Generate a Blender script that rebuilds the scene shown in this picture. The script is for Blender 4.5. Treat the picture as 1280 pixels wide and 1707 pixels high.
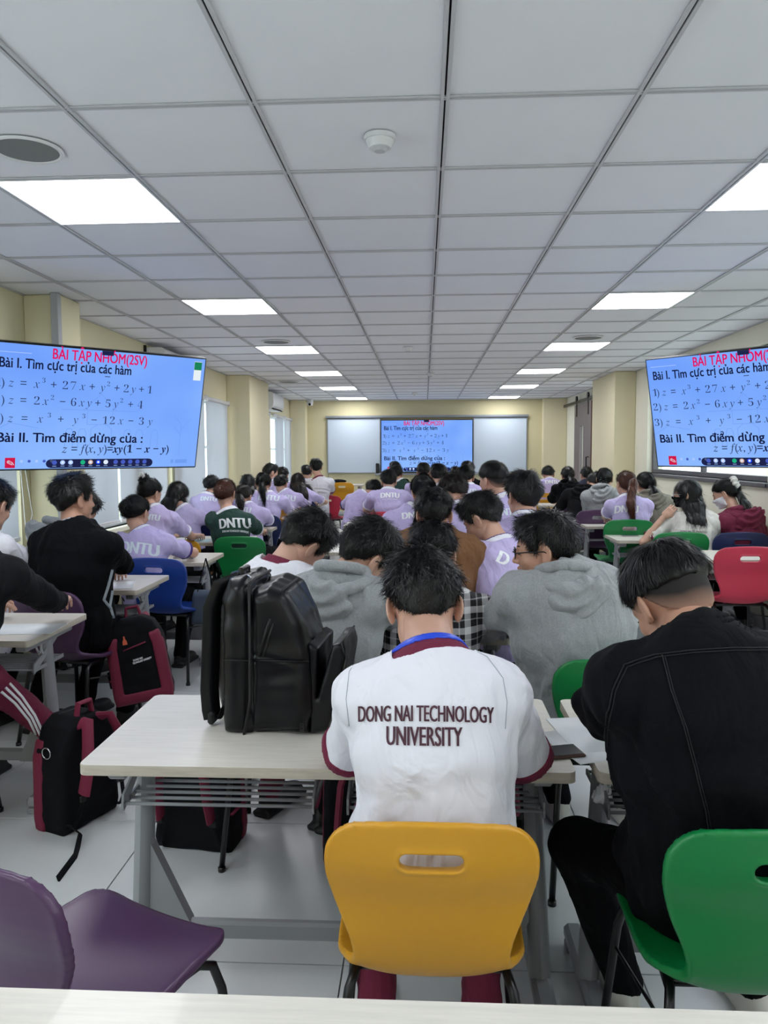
import bpy, bmesh, math, random
import numpy as np
from mathutils import Vector, Matrix
from mathutils.bvhtree import BVHTree
for _o in list(bpy.data.objects): bpy.data.objects.remove(_o)
S = bpy.context.scene
COL = S.collection
random.seed(4); RNG = np.random.default_rng(4)
# ------------------------------------------------------------------ camera
HC, FOC, PIT, YAW, ROL = 1.5, 1285.6, 0.0753778, 0.0524112, -0.00498496
cf = np.array([-math.sin(YAW)*math.cos(PIT), math.cos(YAW)*math.cos(PIT), -math.sin(PIT)])
_r = np.array([math.cos(YAW), math.sin(YAW), 0]); _u = np.cross(_r, cf)
cr = _r*math.cos(ROL)+_u*math.sin(ROL); cu = np.cross(cr, cf)
cam = bpy.data.cameras.new('camera'); camo = bpy.data.objects.new('camera', cam); COL.objects.link(camo)
cam.sensor_fit = 'VERTICAL'; cam.sensor_height = 24; cam.lens = 24*FOC/1707; cam.clip_start = .05; cam.clip_end = 100
camo.matrix_world = Matrix(((cr[0], cu[0], -cf[0], 0), (cr[1], cu[1], -cf[1], 0), (cr[2], cu[2], -cf[2], HC), (0, 0, 0, 1)))
S.camera = camo
def ray(x, y): return cf+cr*(x-640)/FOC+cu*(853.5-y)/FOC
def at(x, y, Y):                     # the point of the room at depth Y that is seen at pixel x, y
    k = ray(x, y); return k*(Y/k[1])+np.array([0, 0, HC])
def atz(x, y, Z):
    k = ray(x, y); return k*((Z-HC)/k[2])+np.array([0, 0, HC])
# ------------------------------------------------------------------ light
S.view_settings.view_transform = 'Standard'; S.view_settings.look = 'None'
S.view_settings.exposure = 0.0; S.view_settings.gamma = 1; S.view_settings.use_curve_mapping = False
W = bpy.data.worlds.new('daylight'); S.world = W; W.use_nodes = True
W.node_tree.nodes['Background'].inputs[0].default_value = (.93, .97, 1, 1)
W.node_tree.nodes['Background'].inputs[1].default_value = 4.1
PANEL_POWER = 15.5
# ------------------------------------------------------------------ materials
def lin(c): return tuple(((v/255)/12.92 if v/255 <= .04045 else ((v/255+.055)/1.055)**2.4) for v in c)+(1,)
_mc = {}
def mat(name, rgb, rough=.6, metal=0, spec=.5, bump=0, bscale=200, var=0, vscale=8, emit=0, coat=0, stretch=None, sheen=0, trans=0):
    if name in _mc: return _mc[name]
    m = bpy.data.materials.new(name); m.use_nodes = True; nt = m.node_tree; b = nt.nodes['Principled BSDF']
    c = lin(rgb); b.inputs['Base Color'].default_value = c
    b.inputs['Roughness'].default_value = rough; b.inputs['Metallic'].default_value = metal
    b.inputs['Specular IOR Level'].default_value = spec; b.inputs['Coat Weight'].default_value = coat
    b.inputs['Sheen Weight'].default_value = sheen
    if trans: b.inputs['Transmission Weight'].default_value = trans
    if emit:
        b.inputs['Base Color'].default_value = (0, 0, 0, 1); b.inputs['Emission Color'].default_value = c
        b.inputs['Emission Strength'].default_value = emit; b.inputs['Specular IOR Level'].default_value = .1
    if bump or var:
        tc = nt.nodes.new('ShaderNodeTexCoord'); mp = nt.nodes.new('ShaderNodeMapping')
        nt.links.new(tc.outputs['Object'], mp.inputs['Vector'])
        if stretch: mp.inputs['Scale'].default_value = stretch
        if bump:
            n = nt.nodes.new('ShaderNodeTexNoise'); n.inputs['Scale'].default_value = bscale; n.inputs['Detail'].default_value = 3
            nt.links.new(mp.outputs[0], n.inputs['Vector'])
            bp = nt.nodes.new('ShaderNodeBump'); bp.inputs['Strength'].default_value = bump; bp.inputs['Distance'].default_value = .002
            nt.links.new(n.outputs['Fac'], bp.inputs['Height']); nt.links.new(bp.outputs[0], b.inputs['Normal'])
        if var:
            n = nt.nodes.new('ShaderNodeTexNoise'); n.inputs['Scale'].default_value = vscale; n.inputs['Detail'].default_value = 5
            nt.links.new(mp.outputs[0], n.inputs['Vector'])
            r = nt.nodes.new('ShaderNodeMapRange'); r.inputs['From Min'].default_value = .3; r.inputs['From Max'].default_value = .7
            r.inputs['To Min'].default_value = 1-var; r.inputs['To Max'].default_value = 1+var
            nt.links.new(n.outputs['Fac'], r.inputs['Value'])
            x = nt.nodes.new('ShaderNodeVectorMath'); x.operation = 'SCALE'; x.inputs[0].default_value = c[:3]
            nt.links.new(r.outputs[0], x.inputs['Scale']); nt.links.new(x.outputs[0], b.inputs['Base Color'])
    _mc[name] = m; return m
M_TILE = mat('ceiling_tile', (236, 237, 243), .9, bump=.15, bscale=120, var=.01, vscale=3)
M_GRID = mat('ceiling_grid', (196, 196, 200), .5)
M_DARK = mat('dark_gap', (14, 14, 24), .9)
M_WALL = mat('cream_wall', (226, 217, 184), .8, bump=.1, bscale=60, var=.012, vscale=2)
M_WALL2 = mat('pale_wall', (232, 229, 212), .8, bump=.1, bscale=60)
M_FTILE = mat('floor_tile', (198, 201, 203), .28, spec=.5, var=.05, vscale=3)
M_GROUT = mat('grout', (120, 120, 118), .9)
M_DESK = mat('desk_laminate', (214, 209, 200), .35, var=.06, vscale=9, stretch=(1, 14, 14), coat=.1)
M_EDGE = mat('desk_edge', (178, 170, 156), .5, var=.10, vscale=14, stretch=(1, 10, 10))
M_GREY = mat('grey_steel', (140, 142, 146), .4, spec=.5, var=.02)
M_LGREY = mat('light_grey_paint', (176, 178, 182), .4)
M_BLK = mat('black_steel', (13, 13, 16), .3, spec=.5)
M_RUB = mat('black_rubber', (9, 9, 11), .7)
M_WHITE = mat('white_plastic', (226, 226, 228), .4)
M_PAPER = mat('white_paper', (232, 236, 240), .7)
M_SKIN = mat('skin', (201, 158, 138), .5, bump=.1, bscale=300, var=.05, vscale=20)
M_SKIN2 = mat('skin_warm', (188, 142, 120), .5, bump=.1, bscale=300, var=.05, vscale=20)
M_LIP = mat('lips', (165, 104, 98), .45)
M_HAIR = mat('black_hair', (7, 7, 9), .42, spec=.4)
M_HAIRB = mat('dark_brown_hair', (24, 15, 14), .4, spec=.4)
M_HAIRA = mat('auburn_hair', (82, 44, 32), .38, spec=.5)
M_FADE = mat('shaved_hair', (88, 72, 64), .8, bump=.6, bscale=900, var=.15, vscale=60)
CL = dict(
    lilac=mat('lilac_cloth', (190, 178, 222), .85, bump=.25, bscale=700, var=.02, vscale=6, sheen=.1),
    white=mat('white_cloth', (226, 226, 236), .85, bump=.2, bscale=700, var=.02, vscale=6, sheen=.1),
    cream=mat('off_white_cloth', (206, 203, 198), .85, bump=.2, bscale=700, var=.02),
    green=mat('dark_green_cloth', (28, 62, 54), .85, bump=.2, bscale=700, var=.04),
    black=mat('black_cloth', (8, 9, 13), .9, spec=.15, bump=.3, bscale=500, var=.1),
    char=mat('charcoal_cloth', (22, 22, 25), .9, spec=.15, bump=.3, bscale=500, var=.08),
    denim=mat('black_denim', (10, 11, 16), .9, spec=.15, bump=.6, bscale=900, var=.2, vscale=14),
    navy=mat('navy_cloth', (24, 30, 56), .85, bump=.2),
    heather=mat('grey_heather', (150, 153, 156), .95, bump=.5, bscale=500, var=.11, vscale=190, sheen=.15),
    khaki=mat('khaki_fleece', (128, 124, 112), .95, bump=.4, bscale=400, var=.06, vscale=60),
    brown=mat('brown_corduroy', (112, 76, 46), .9, bump=.5, bscale=500, var=.06, vscale=60),
    maroon=mat('maroon_cloth', (106, 22, 54), .85, bump=.3, bscale=500, var=.04),
    purple=mat('purple_trim', (66, 44, 118), .8),
    panel=mat('light_grey_panel', (158, 168, 176), .85, bump=.2),
    blue=mat('pale_blue_collar', (170, 184, 200), .85),
    lanyard=mat('blue_ribbon', (30, 70, 210), .4),
    trouser=mat('dark_trousers', (9, 10, 14), .9, spec=.15, bump=.3, bscale=400, var=.1),
    print_white=mat('white_print', (240, 243, 248), .7),
    print_silver=mat('silver_print', (222, 232, 242), .6),
    print_maroon=mat('maroon_print', (72, 34, 50), .7),
)
def plaid():
    m = bpy.data.materials.new('plaid_flannel'); m.use_nodes = True; nt = m.node_tree; b = nt.nodes['Principled BSDF']
    b.inputs['Roughness'].default_value = .9
    tc = nt.nodes.new('ShaderNodeTexCoord'); sp = nt.nodes.new('ShaderNodeSeparateXYZ'); nt.links.new(tc.outputs['Object'], sp.inputs[0])
    def mth(op, a, bb, cc=None):
        n = nt.nodes.new('ShaderNodeMath'); n.operation = op
        for i, v in enumerate((a, bb, cc)):
            if v is None: continue
            if hasattr(v, 'is_output'): nt.links.new(v, n.inputs[i])
            else: n.inputs[i].default_value = v
        return n.outputs[0]
    fac = None
    for ax, off in ((sp.outputs[0], .3), (sp.outputs[2], .12)):
        f = mth('FRACT', mth('MULTIPLY_ADD', ax, 15.0, off), 0)
        s1 = mth('MULTIPLY', mth('LESS_THAN', f, .34), .42)
        s2 = mth('MULTIPLY', mth('COMPARE', f, .7, .035), .25)
        s = mth('ADD', s1, s2); fac = s if fac is None else mth('ADD', fac, s)
    cr_ = nt.nodes.new('ShaderNodeValToRGB'); nt.links.new(fac, cr_.inputs[0])
    cr_.color_ramp.elements[0].color = lin((18, 18, 22)); cr_.color_ramp.elements[1].color = lin((205, 205, 206)); cr_.color_ramp.elements[1].position = .85
    nt.links.new(cr_.outputs[0], b.inputs['Base Color']); return m
CL['plaid'] = plaid()
for k_, m_ in CL.items():             # soft creases of worn cloth
    if k_.startswith('print') or k_ in ('lanyard', 'blue', 'purple', 'panel'): continue
    nt_ = m_.node_tree; b_ = nt_.nodes['Principled BSDF']; n_ = nt_.nodes.new('ShaderNodeTexNoise'); n_.inputs['Scale'].default_value = 9; n_.inputs['Detail'].default_value = 2.5; n_.inputs['Distortion'].default_value = 1.2
    tc_ = nt_.nodes.new('ShaderNodeTexCoord'); mp_ = nt_.nodes.new('ShaderNodeMapping'); mp_.inputs['Scale'].default_value = (1.3, 1.3, .7); nt_.links.new(tc_.outputs['Object'], mp_.inputs[0]); nt_.links.new(mp_.outputs[0], n_.inputs['Vector'])
    bp_ = nt_.nodes.new('ShaderNodeBump'); bp_.inputs['Strength'].default_value = .55; bp_.inputs['Distance'].default_value = .03; nt_.links.new(n_.outputs['Fac'], bp_.inputs['Height'])
    old = b_.inputs['Normal'].links
    if old: nt_.links.new(bp_.outputs[0], old[0].from_node.inputs['Normal'])
    else: nt_.links.new(bp_.outputs[0], b_.inputs['Normal'])
M_WALLB = mat('cream_wall_darkened', (208, 199, 162), .8, bump=.1, bscale=60, var=.012, vscale=2)  # cream wall colour darkened to offset the strong lamp light on the front wall
PL = dict(
    yellow=mat('yellow_plastic', (205, 148, 34), .34, spec=.5, bump=.05, bscale=900),
    green=mat('green_plastic', (8, 118, 58), .36, spec=.5, bump=.05, bscale=900),
    purple=mat('purple_plastic', (76, 48, 82), .36, spec=.5, bump=.05, bscale=900),
    red=mat('red_plastic', (188, 44, 70), .36, spec=.5, bump=.05, bscale=900),
    blue=mat('blue_plastic', (26, 60, 142), .36, spec=.5, bump=.05, bscale=900),
    navy=mat('navy_plastic', (22, 36, 82), .36, spec=.5, bump=.05, bscale=900),
)
M_NYL = mat('black_nylon', (8, 9, 14), .85, spec=.2, bump=.4, bscale=900, var=.1)
M_MNY = mat('maroon_nylon', (112, 18, 52), .7, bump=.4, bscale=900, var=.05)
M_LEA = mat('black_leather', (9, 10, 14), .32, spec=.3, bump=.08, bscale=500, var=.06)
M_ZIP = mat('zip_tape', (10, 10, 12), .6)
M_CHR = mat('bright_metal', (200, 200, 205), .2, metal=1)
# ------------------------------------------------------------------ object helpers
def link(o, parent=None):
    COL.objects.link(o)
    if parent is not None: o.parent = parent
    return o
def tag(o, label=None, cat=None, group=None, kind=None):
    if label: o['label'] = label
    if cat: o['category'] = cat
    if group: o['group'] = group
    if kind: o['kind'] = kind
    return o
def thing(name, label, cat, loc=(0, 0, 0), rz=0, group=None):
    o = bpy.data.objects.new(name, None); o.empty_display_size = .1
    o.location = tuple(loc); o.rotation_euler = (0, 0, rz); link(o); return tag(o, label, cat, group)
def mesh(name, V, F, m=None, smooth=False, mi=None):
    me = bpy.data.meshes.new(name)
    V = np.asarray(V, np.float32).reshape(-1, 3)
    if isinstance(F, np.ndarray):
        k = F.shape[1]; n = len(F)
        me.vertices.add(len(V)); me.vertices.foreach_set('co', V.ravel())
        me.loops.add(n*k); me.loops.foreach_set('vertex_index', F.ravel().astype(np.int32))
        me.polygons.add(n); me.polygons.foreach_set('loop_start', np.arange(0, n*k, k, dtype=np.int32))
        try: me.polygons.foreach_set('loop_total', np.full(n, k, dtype=np.int32))
        except Exception: pass
        me.update(calc_edges=True)
    else:
        me.from_pydata([tuple(map(float, v)) for v in V], [], F)
    if m is not None:
        for x in (m if isinstance(m, (list, tuple)) else [m]): me.materials.append(x)
    if mi is not None: me.polygons.foreach_set('material_index', np.asarray(mi, np.int32))
    if smooth: me.polygons.foreach_set('use_smooth', np.ones(len(me.polygons), bool))
    me.update(); return me
def obj(name, me, parent=None, loc=None, rot=None, kind=None, label=None):
    o = bpy.data.objects.new(name, me); link(o, parent)
    if loc is not None: o.location = tuple(loc)
    if rot is not None: o.rotation_euler = rot
    return tag(o, label, kind=kind)
class B:
    """collects simple solids into one mesh"""
    def __init__(s): s.v = []; s.f = []; s.m = []
    def add(s, V, F, mi=0):
        n = len(s.v); s.v += [tuple(map(float, p)) for p in V]; s.f += [tuple(n+i for i in f) for f in F]; s.m += [mi]*len(F); return s
    def box(s, c, d, ch=0, mi=0, R=None):
        c = np.array(c, float); h = np.array(d, float)/2
        if ch <= 0:
            P = [np.array([x, y, z])*h for x in (-1, 1) for y in (-1, 1) for z in (-1, 1)]
            F = [(0, 1, 3, 2), (4, 6, 7, 5), (0, 4, 5, 1), (2, 3, 7, 6), (0, 2, 6, 4), (1, 5, 7, 3)]
        else:
            ch = min(ch, h.min()*.9); P = []; idx = {}
            for x in (-1, 1):
                for y in (-1, 1):
                    for z in (-1, 1):
                        for a in range(3):
                            q = np.array([x, y, z])*(h-ch); q[a] += (x, y, z)[a]*ch; idx[(x, y, z, a)] = len(P); P.append(q)
            F = []
            for a in range(3):
                b_, c_ = (a+1) % 3, (a+2) % 3
                for sg in (-1, 1):
                    def k(p, q):
                        t = [0, 0, 0]; t[a] = sg; t[b_] = p; t[c_] = q; return idx[(*t, a)]
                    f = [k(-1, -1), k(1, -1), k(1, 1), k(-1, 1)]; F.append(tuple(f if sg > 0 else f[::-1]))
                for p in (-1, 1):
                    for q in (-1, 1):
                        t = [0, 0, 0]; t[b_] = p; t[c_] = q
                        t1 = list(t); t1[a] = -1; t2 = list(t); t2[a] = 1
                        f = [idx[(*t1, b_)], idx[(*t2, b_)], idx[(*t2, c_)], idx[(*t1, c_)]]
                        F.append(tuple(f if p*q > 0 else f[::-1]))
            for x in (-1, 1):
                for y in (-1, 1):
                    for z in (-1, 1):
                        f = [idx[(x, y, z, 0)], idx[(x, y, z, 1)], idx[(x, y, z, 2)]]; F.append(tuple(f if x*y*z > 0 else f[::-1]))
        if R is not None: P = [np.asarray(R) @ p for p in P]
        return s.add([p+c for p in P], F, mi)
    def tube(s, pts, r, n=8, mi=0, closed=False, flat=None, up=(0, 0, 1)):
        pts = [np.array(p, float) for p in pts]; m = len(pts); rr = r if hasattr(r, '__len__') else [r]*m; V = []
        prev = None
        for i, p in enumerate(pts):
            a = pts[(i-1) % m] if (i or closed) else p; b = pts[(i+1) % m] if (i < m-1 or closed) else p
            t = b-a; t /= (np.linalg.norm(t)+1e-9)
            ref = prev if prev is not None else np.array(up, float)
            x = ref-t*(ref@t)
            if np.linalg.norm(x) < 1e-4: x = np.cross(t, [1, 0.1, 0])
            x /= np.linalg.norm(x); y = np.cross(t, x); prev = x
            for k in range(n):
                an = 2*math.pi*k/n+(math.pi/n if n == 4 else 0)
                fx, fy = (1, 1) if flat is None else flat
                V.append(p+rr[i]*(math.cos(an)*x*fx+math.sin(an)*y*fy))
        F = []
        for i in range(m if closed else m-1):
            for k in range(n):
                a = i*n+k; b = i*n+(k+1) % n; j = (i+1) % m; F.append((a, b, j*n+(k+1) % n, j*n+k))
        if not closed: F += [tuple(range(n))[::-1], tuple((m-1)*n+k for k in range(n))]
        return s.add(V, F, mi)
    def cyl(s, c, r, h, n=24, mi=0, r2=None, axis=2):
        c = np.array(c, float); r2 = r if r2 is None else r2; V = []
        for z, q in ((-h/2, r), (h/2, r2)):
            for k in range(n):
                a = 2*math.pi*k/n; p = [q*math.cos(a), q*math.sin(a), z]; p = np.roll(p, (axis+1) % 3) if axis != 2 else np.array(p); V.append(c+p)
        F = [(k, (k+1) % n, n+(k+1) % n, n+k) for k in range(n)]+[tuple(range(n))[::-1], tuple(range(n, 2*n))]
        return s.add(V, F, mi)
    def prism(s, poly, y0, y1, mi=0, axes=(0, 2, 1)):
        n = len(poly); V = []
        for y in (y0, y1):
            for p in poly:
                q = [0, 0, 0]; q[axes[0]] = p[0]; q[axes[1]] = p[1]; q[axes[2]] = y; V.append(q)
        F = [(k, (k+1) % n, n+(k+1) % n, n+k) for k in range(n)]+[tuple(range(n))[::-1], tuple(range(n, 2*n))]
        return s.add(V, F, mi)
    def me(s, name, m, smooth=False):
        me = mesh(name, s.v, s.f, m, smooth, s.m)
        bm = bmesh.new(); bm.from_mesh(me); bmesh.ops.recalc_face_normals(bm, faces=bm.faces); bm.to_mesh(me); bm.free()
        if smooth: me.polygons.foreach_set('use_smooth', np.ones(len(me.polygons), bool))
        return me
def auto(me, ang=40):
    me.polygons.foreach_set('use_smooth', np.ones(len(me.polygons), bool))
    try: me.set_sharp_from_angle(angle=math.radians(ang))
    except Exception: pass
    return me
def rz(a): return np.array([[math.cos(a), -math.sin(a), 0], [math.sin(a), math.cos(a), 0], [0, 0, 1]])
# ------------------------------------------------------------------ distance fields and their surfaces
def nrm(v): v = np.asarray(v, float); return v/(np.linalg.norm(v)+1e-12)
def cap(P, a, b, r1, r2=None):
    r2 = r1 if r2 is None else r2; a = np.asarray(a, np.float32); ab = (np.asarray(b)-a).astype(np.float32)
    t = np.clip((P-a)@ab/max(float(ab@ab), 1e-9), 0, 1)
    d = P-a-t[:, None]*ab; return np.sqrt((d*d).sum(1))-(r1+(r2-r1)*t)
def ell(P, c, r, R=None):
    p = P-np.asarray(c, np.float32)
    if R is not None: p = p@np.asarray(R, np.float32)
    r = np.asarray(r, np.float32); q = p/r; k = np.sqrt((q*q).sum(1)); q2 = q/r; k2 = np.sqrt((q2*q2).sum(1))+1e-6
    return k*(k-1)/k2
def rbox(P, c, h, r, R=None):
    p = P-np.asarray(c, np.float32)
    if R is not None: p = p@np.asarray(R, np.float32)
    q = np.abs(p)-np.asarray(h, np.float32)+r
    return np.sqrt((np.maximum(q, 0)**2).sum(1))+np.minimum(q.max(1), 0)-r
def smin(a, b, k):
    h = np.clip(.5+.5*(b-a)/k, 0, 1); return b*(1-h)+a*h-k*h*(1-h)
def smax(a, b, k): return -smin(-a, -b, k)
def wob(P, f, seed, amp, ani=(1, 1, 1)):
    r = np.random.default_rng(seed); o = np.zeros(len(P), np.float32); Q = P*np.asarray(ani, np.float32)
    for i in range(5):
        k = r.normal(size=3)*f*(1+.5*i); k2 = r.normal(size=3)*f*.5
        o += np.sin(Q@k.astype(np.float32)+r.uniform(0, 6)+1.6*np.sin(Q@k2.astype(np.float32)+r.uniform(0, 6)))/(1+.5*i)
    return o*amp/2
def sdpoly(x, z, pts):
    d = np.full(len(x), 1e9, np.float32); s = np.ones(len(x), np.float32); n = len(pts)
    for i in range(n):
        ax, ay = pts[i]; bx, by = pts[i-1]; ex, ey = bx-ax, by-ay; wx, wy = x-ax, z-ay
        t = np.clip((wx*ex+wy*ey)/(ex*ex+ey*ey), 0, 1); d = np.minimum(d, (wx-ex*t)**2+(wy-ey*t)**2)
        c1 = z >= ay; c2 = z < by; c3 = ex*wy > ey*wx
        s = np.where((c1 & c2 & c3) | (~c1 & ~c2 & ~c3), -s, s)
    return s*np.sqrt(d)
def extr(P, pts, w, r, ax=(0, 2, 1)):
    d = sdpoly(P[:, ax[0]], P[:, ax[2 - 1]], pts)+r; e = np.abs(P[:, ax[2]])-w+r
    return np.minimum(np.maximum(d, e), 0)+np.sqrt(np.maximum(d, 0)**2+np.maximum(e, 0)**2)-r
def surf(fn, lo, hi, h, slack=1.5):
    lo = np.asarray(lo, np.float32)-2*h; hi = np.asarray(hi, np.float32)+2*h; Bk = 4
    N = np.maximum(np.ceil((hi-lo)/(Bk*h)).astype(int), 1)
    g = [lo[a]+(np.arange(N[a])+.5)*Bk*h for a in range(3)]
    C = np.stack(np.meshgrid(*g, indexing='ij'), -1).reshape(-1, 3).astype(np.float32)
    vc = fn(C).astype(np.float32); act = np.where(np.abs(vc) < Bk*h*.87*slack+.012)[0]
    V = np.repeat(np.repeat(np.repeat(vc.reshape(N), Bk, 0), Bk, 1), Bk, 2)
    o = np.stack(np.meshgrid(*[np.arange(Bk)]*3, indexing='ij'), -1).reshape(-1, 3)
    bi = np.stack(np.unravel_index(act, N), -1); I = (bi[:, None]*Bk+o[None]).reshape(-1, 3)
    P = (lo+(I+.5)*h).astype(np.float32); V[I[:, 0], I[:, 1], I[:, 2]] = fn(P)
    V = np.where(V == 0, 1e-6, V); s = V < 0; D = np.array(V.shape)
    ids = []; pos = []; quads = []
    for a in range(3):
        sl0 = [slice(None)]*3; sl1 = [slice(None)]*3; sl0[a] = slice(0, -1); sl1[a] = slice(1, None)
        A = V[tuple(sl0)]; Bv = V[tuple(sl1)]; i = np.argwhere(s[tuple(sl0)] != s[tuple(sl1)])
        b, c = (a+1) % 3, (a+2) % 3
        i = i[(i[:, b] > 0) & (i[:, c] > 0)]
        if not len(i): continue
        v0 = A[i[:, 0], i[:, 1], i[:, 2]]; v1 = Bv[i[:, 0], i[:, 1], i[:, 2]]; t = v0/(v0-v1)
        p = i.astype(np.float32); p[:, a] += t; cs = []
        for db, dc in ((0, 0), (-1, 0), (-1, -1), (0, -1)):
            j = i.copy(); j[:, b] += db; j[:, c] += dc; cs.append((j[:, 0]*D[1]+j[:, 1])*D[2]+j[:, 2])
        q = np.stack(cs, 1); q = np.where((v0 < 0)[:, None], q, q[:, ::-1]); quads.append(q)
        for k in range(4): ids.append(cs[k]); pos.append(p)
    if not ids: return np.zeros((0, 3), np.float32), np.zeros((0, 4), int)
    ids = np.concatenate(ids); pos = np.concatenate(pos); Q = np.concatenate(quads)
    u, inv = np.unique(ids, return_inverse=True); n = np.bincount(inv).astype(np.float32)
    X = np.stack([np.bincount(inv, pos[:, k])/n for k in range(3)], 1)
    lut = {}; F = np.searchsorted(u, Q)
    return (lo+(X+.5)*h).astype(np.float32), F
def vnorm(V, F):
    n = np.cross(V[F[:, 2]]-V[F[:, 0]], V[F[:, 3]]-V[F[:, 1]]) if F.shape[1] == 4 else np.cross(V[F[:, 1]]-V[F[:, 0]], V[F[:, 2]]-V[F[:, 0]])
    N = np.zeros_like(V)
    for k in range(F.shape[1]):
        for a in range(3): N[:, a] += np.bincount(F[:, k], n[:, a], len(V))
    return N/(np.linalg.norm(N, axis=1, keepdims=True)+1e-9)
def smooth_mesh(V, F, it=1):
    for _ in range(it):
        A = np.zeros_like(V); n = np.zeros(len(V))
        for k in range(4):
            a, b = F[:, k], F[:, (k+1) % 4]
            for x in range(3): A[:, x] += np.bincount(a, V[b, x], len(V))+np.bincount(b, V[a, x], len(V))
            n += np.bincount(a, minlength=len(V))+np.bincount(b, minlength=len(V))
        V = V*.4+.6*(A/np.maximum(n, 1)[:, None]); V = V.astype(np.float32)
    return V
def join(parts):
    vs = []; fs = []; n = 0
    for V, F in parts: vs.append(V); fs.append(F+n); n += len(V)
    return np.concatenate(vs), np.concatenate(fs)
# ================================================================== the room
XL, XR, YB, YN, ZC = -2.75, 2.87, 16.0, -5.0, 2.6014
X0, Y0, TS = .0654, 2.4839, .6
fl = tag(obj('floor', B().box((.06, 5.5, -.05), (5.9, 21.4, .08)).me('floor', M_GROUT)), kind='structure')
TF = .86
tm = B().box((0, 0, 0), (TF-.004, TF-.004, .02), .001).me('floor_tile', M_FTILE)
nx0, nx1 = int(math.floor((XL-.62)/TF)), int(math.ceil((XR-.62)/TF)); ny0 = int(math.floor((YN-2.152)/TF)); far = B()
for j in range(ny0, 17):
    for i in range(nx0, nx1):
        x0, x1 = max(XL, .62+i*TF), min(XR, .62+(i+1)*TF); y0, y1 = max(YN, 2.152+j*TF), min(YB, 2.152+(j+1)*TF)
        if x1-x0 < .02 or y1-y0 < .02: continue
        c = ((x0+x1)/2, (y0+y1)/2, -.01)
        if abs(x1-x0-TF) < .01 and abs(y1-y0-TF) < .01: obj('floor_tile', tm, fl, c)
        else: obj('floor_tile', B().box((0, 0, 0), (x1-x0-.004, y1-y0-.004, .02), .001).me('floor_tile', M_FTILE), fl, c)
ce = tag(obj('ceiling', B().box((.06, 5.5, ZC+.13), (5.9, 21.4, .06)).me('ceiling', M_DARK)), kind='structure')
lights = [(i, j) for j in (-11, -7, -3, 1, 5, 9, 13, 17, 21) for i in (-3, 2)]  # rearmost row is unseen, added behind the camera to brighten backs
tl = B().box((0, 0, 0), (.585, .585, .014), .002).me('ceiling_tile', M_TILE); farb = B(); ncount = 0
for j in range(-13, 24):
    for i in range(-5, 5):
        if (i, j) in lights: continue
        x0, x1 = max(XL, X0+i*TS), min(XR, X0+(i+1)*TS); y0, y1 = max(YN, Y0+j*TS), min(YB, Y0+(j+1)*TS)
        if x1-x0 < .03 or y1-y0 < .03: continue
        c = ((x0+x1)/2, (y0+y1)/2, ZC+.008)
        full = abs(x1-x0-TS) < .01 and abs(y1-y0-TS) < .01
        if j > 19: farb.box(c, (x1-x0-.014, y1-y0-.014, .014), .002); continue
        if full: obj('ceiling_tile', tl, ce, c)
        else: obj('ceiling_tile', B().box((0, 0, 0), (x1-x0-.015, y1-y0-.015, .014), .002).me('ceiling_tile', M_TILE), ce, c)
        ncount += 1
tag(obj('ceiling_tile', farb.me('ceiling_tile', M_TILE), ce), kind='stuff')
for i in range(-4, 5):            # main runners: two pale flanges with a dark slot between
    x = X0+i*TS; b = B()
    for s in (-1, 1): b.box((s*.0085, 5.5, 0), (.011, 21, .006), 0)
    b.box((0, 5.5, .012), (.02, 21, .004), 0, 1)
    obj('grid_runner', b.me('grid_runner', [M_GRID, M_DARK]), ce, (x, 0, ZC-.004))
for j in range(-12, 23):
    y = Y0+j*TS; b = B()
    for s in (-1, 1): b.box((.06, s*.0075, 0), (5.62, .0095, .005), 0)
    b.box((.06, 0, .010), (5.62, .018, .004), 0, 1)
    obj('cross_tee', b.me('cross_tee', [M_GRID, M_DARK]), ce, (0, y, ZC-.003))
obj('edge_trim', B().box((XL+.01, 5.5, ZC-.004), (.02, 21, .008)).box((XR-.01, 5.5, ZC-.004), (.02, 21, .008)).box((.06, YB-.01, ZC-.004), (5.6, .02, .008)).me('edge_trim', M_GRID), ce)
# ---- walls with openings
def wall_with_holes(name, axis, pos, th, u0, u1, z0, z1, holes, m):
    us = sorted({u0, u1, *[h[0] for h in holes], *[h[1] for h in holes]}); b = B()
    for a, c in zip(us[:-1], us[1:]):
        mid = (a+c)/2; hs = sorted([(h[2], h[3]) for h in holes if h[0] <= mid <= h[1]]); z = z0
        segs = []
        for h0, h1 in hs:
            if h0 > z: segs.append((z, h0))
            z = h1
        if z < z1: segs.append((z, z1))
        for s0, s1 in segs:
            ce_, d = ((pos, mid, (s0+s1)/2), (th, c-a, s1-s0)) if axis == 0 else ((mid, pos, (s0+s1)/2), (c-a, th, s1-s0))
            b.box(ce_, d)
    return tag(obj(name, b.me(name, m)), kind='structure')
WIN_L = [(-3.4, -2.0), (-1.6, -.2), (.2, 1.8), (2.2, 3.6), (3.75, 5.12), (5.75, 7.15), (7.3, 8.3), (8.5, 10.55), (12.15, 13.6), (13.75, 15.6)]  # first three are out of view, left without blinds to light the backs
WIN_R = [(-3.2, -.2), (.1, 3.0), (3.3, 6.5), (6.62, 10.15), (12.3, 12.95)]
wl = wall_with_holes('wall_left', 0, XL-.1, .2, YN, YB+.2, 0, ZC+.1, [(a, b, .86, 2.2) for a, b in WIN_L], M_WALL)
wr = wall_with_holes('wall_right', 0, XR+.1, .2, YN, YB+.2, 0, ZC+.1, [(a, b, 1.24, 2.42) for a, b in WIN_R]+[(13.05, 14.25, 0, 2.36)], M_WALL2)
wb = tag(obj('wall_back', B().box((.06, YB+.1, 1.35), (6.0, .2, 2.72)).me('wall_back', M_WALLB)), kind='structure')
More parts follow.
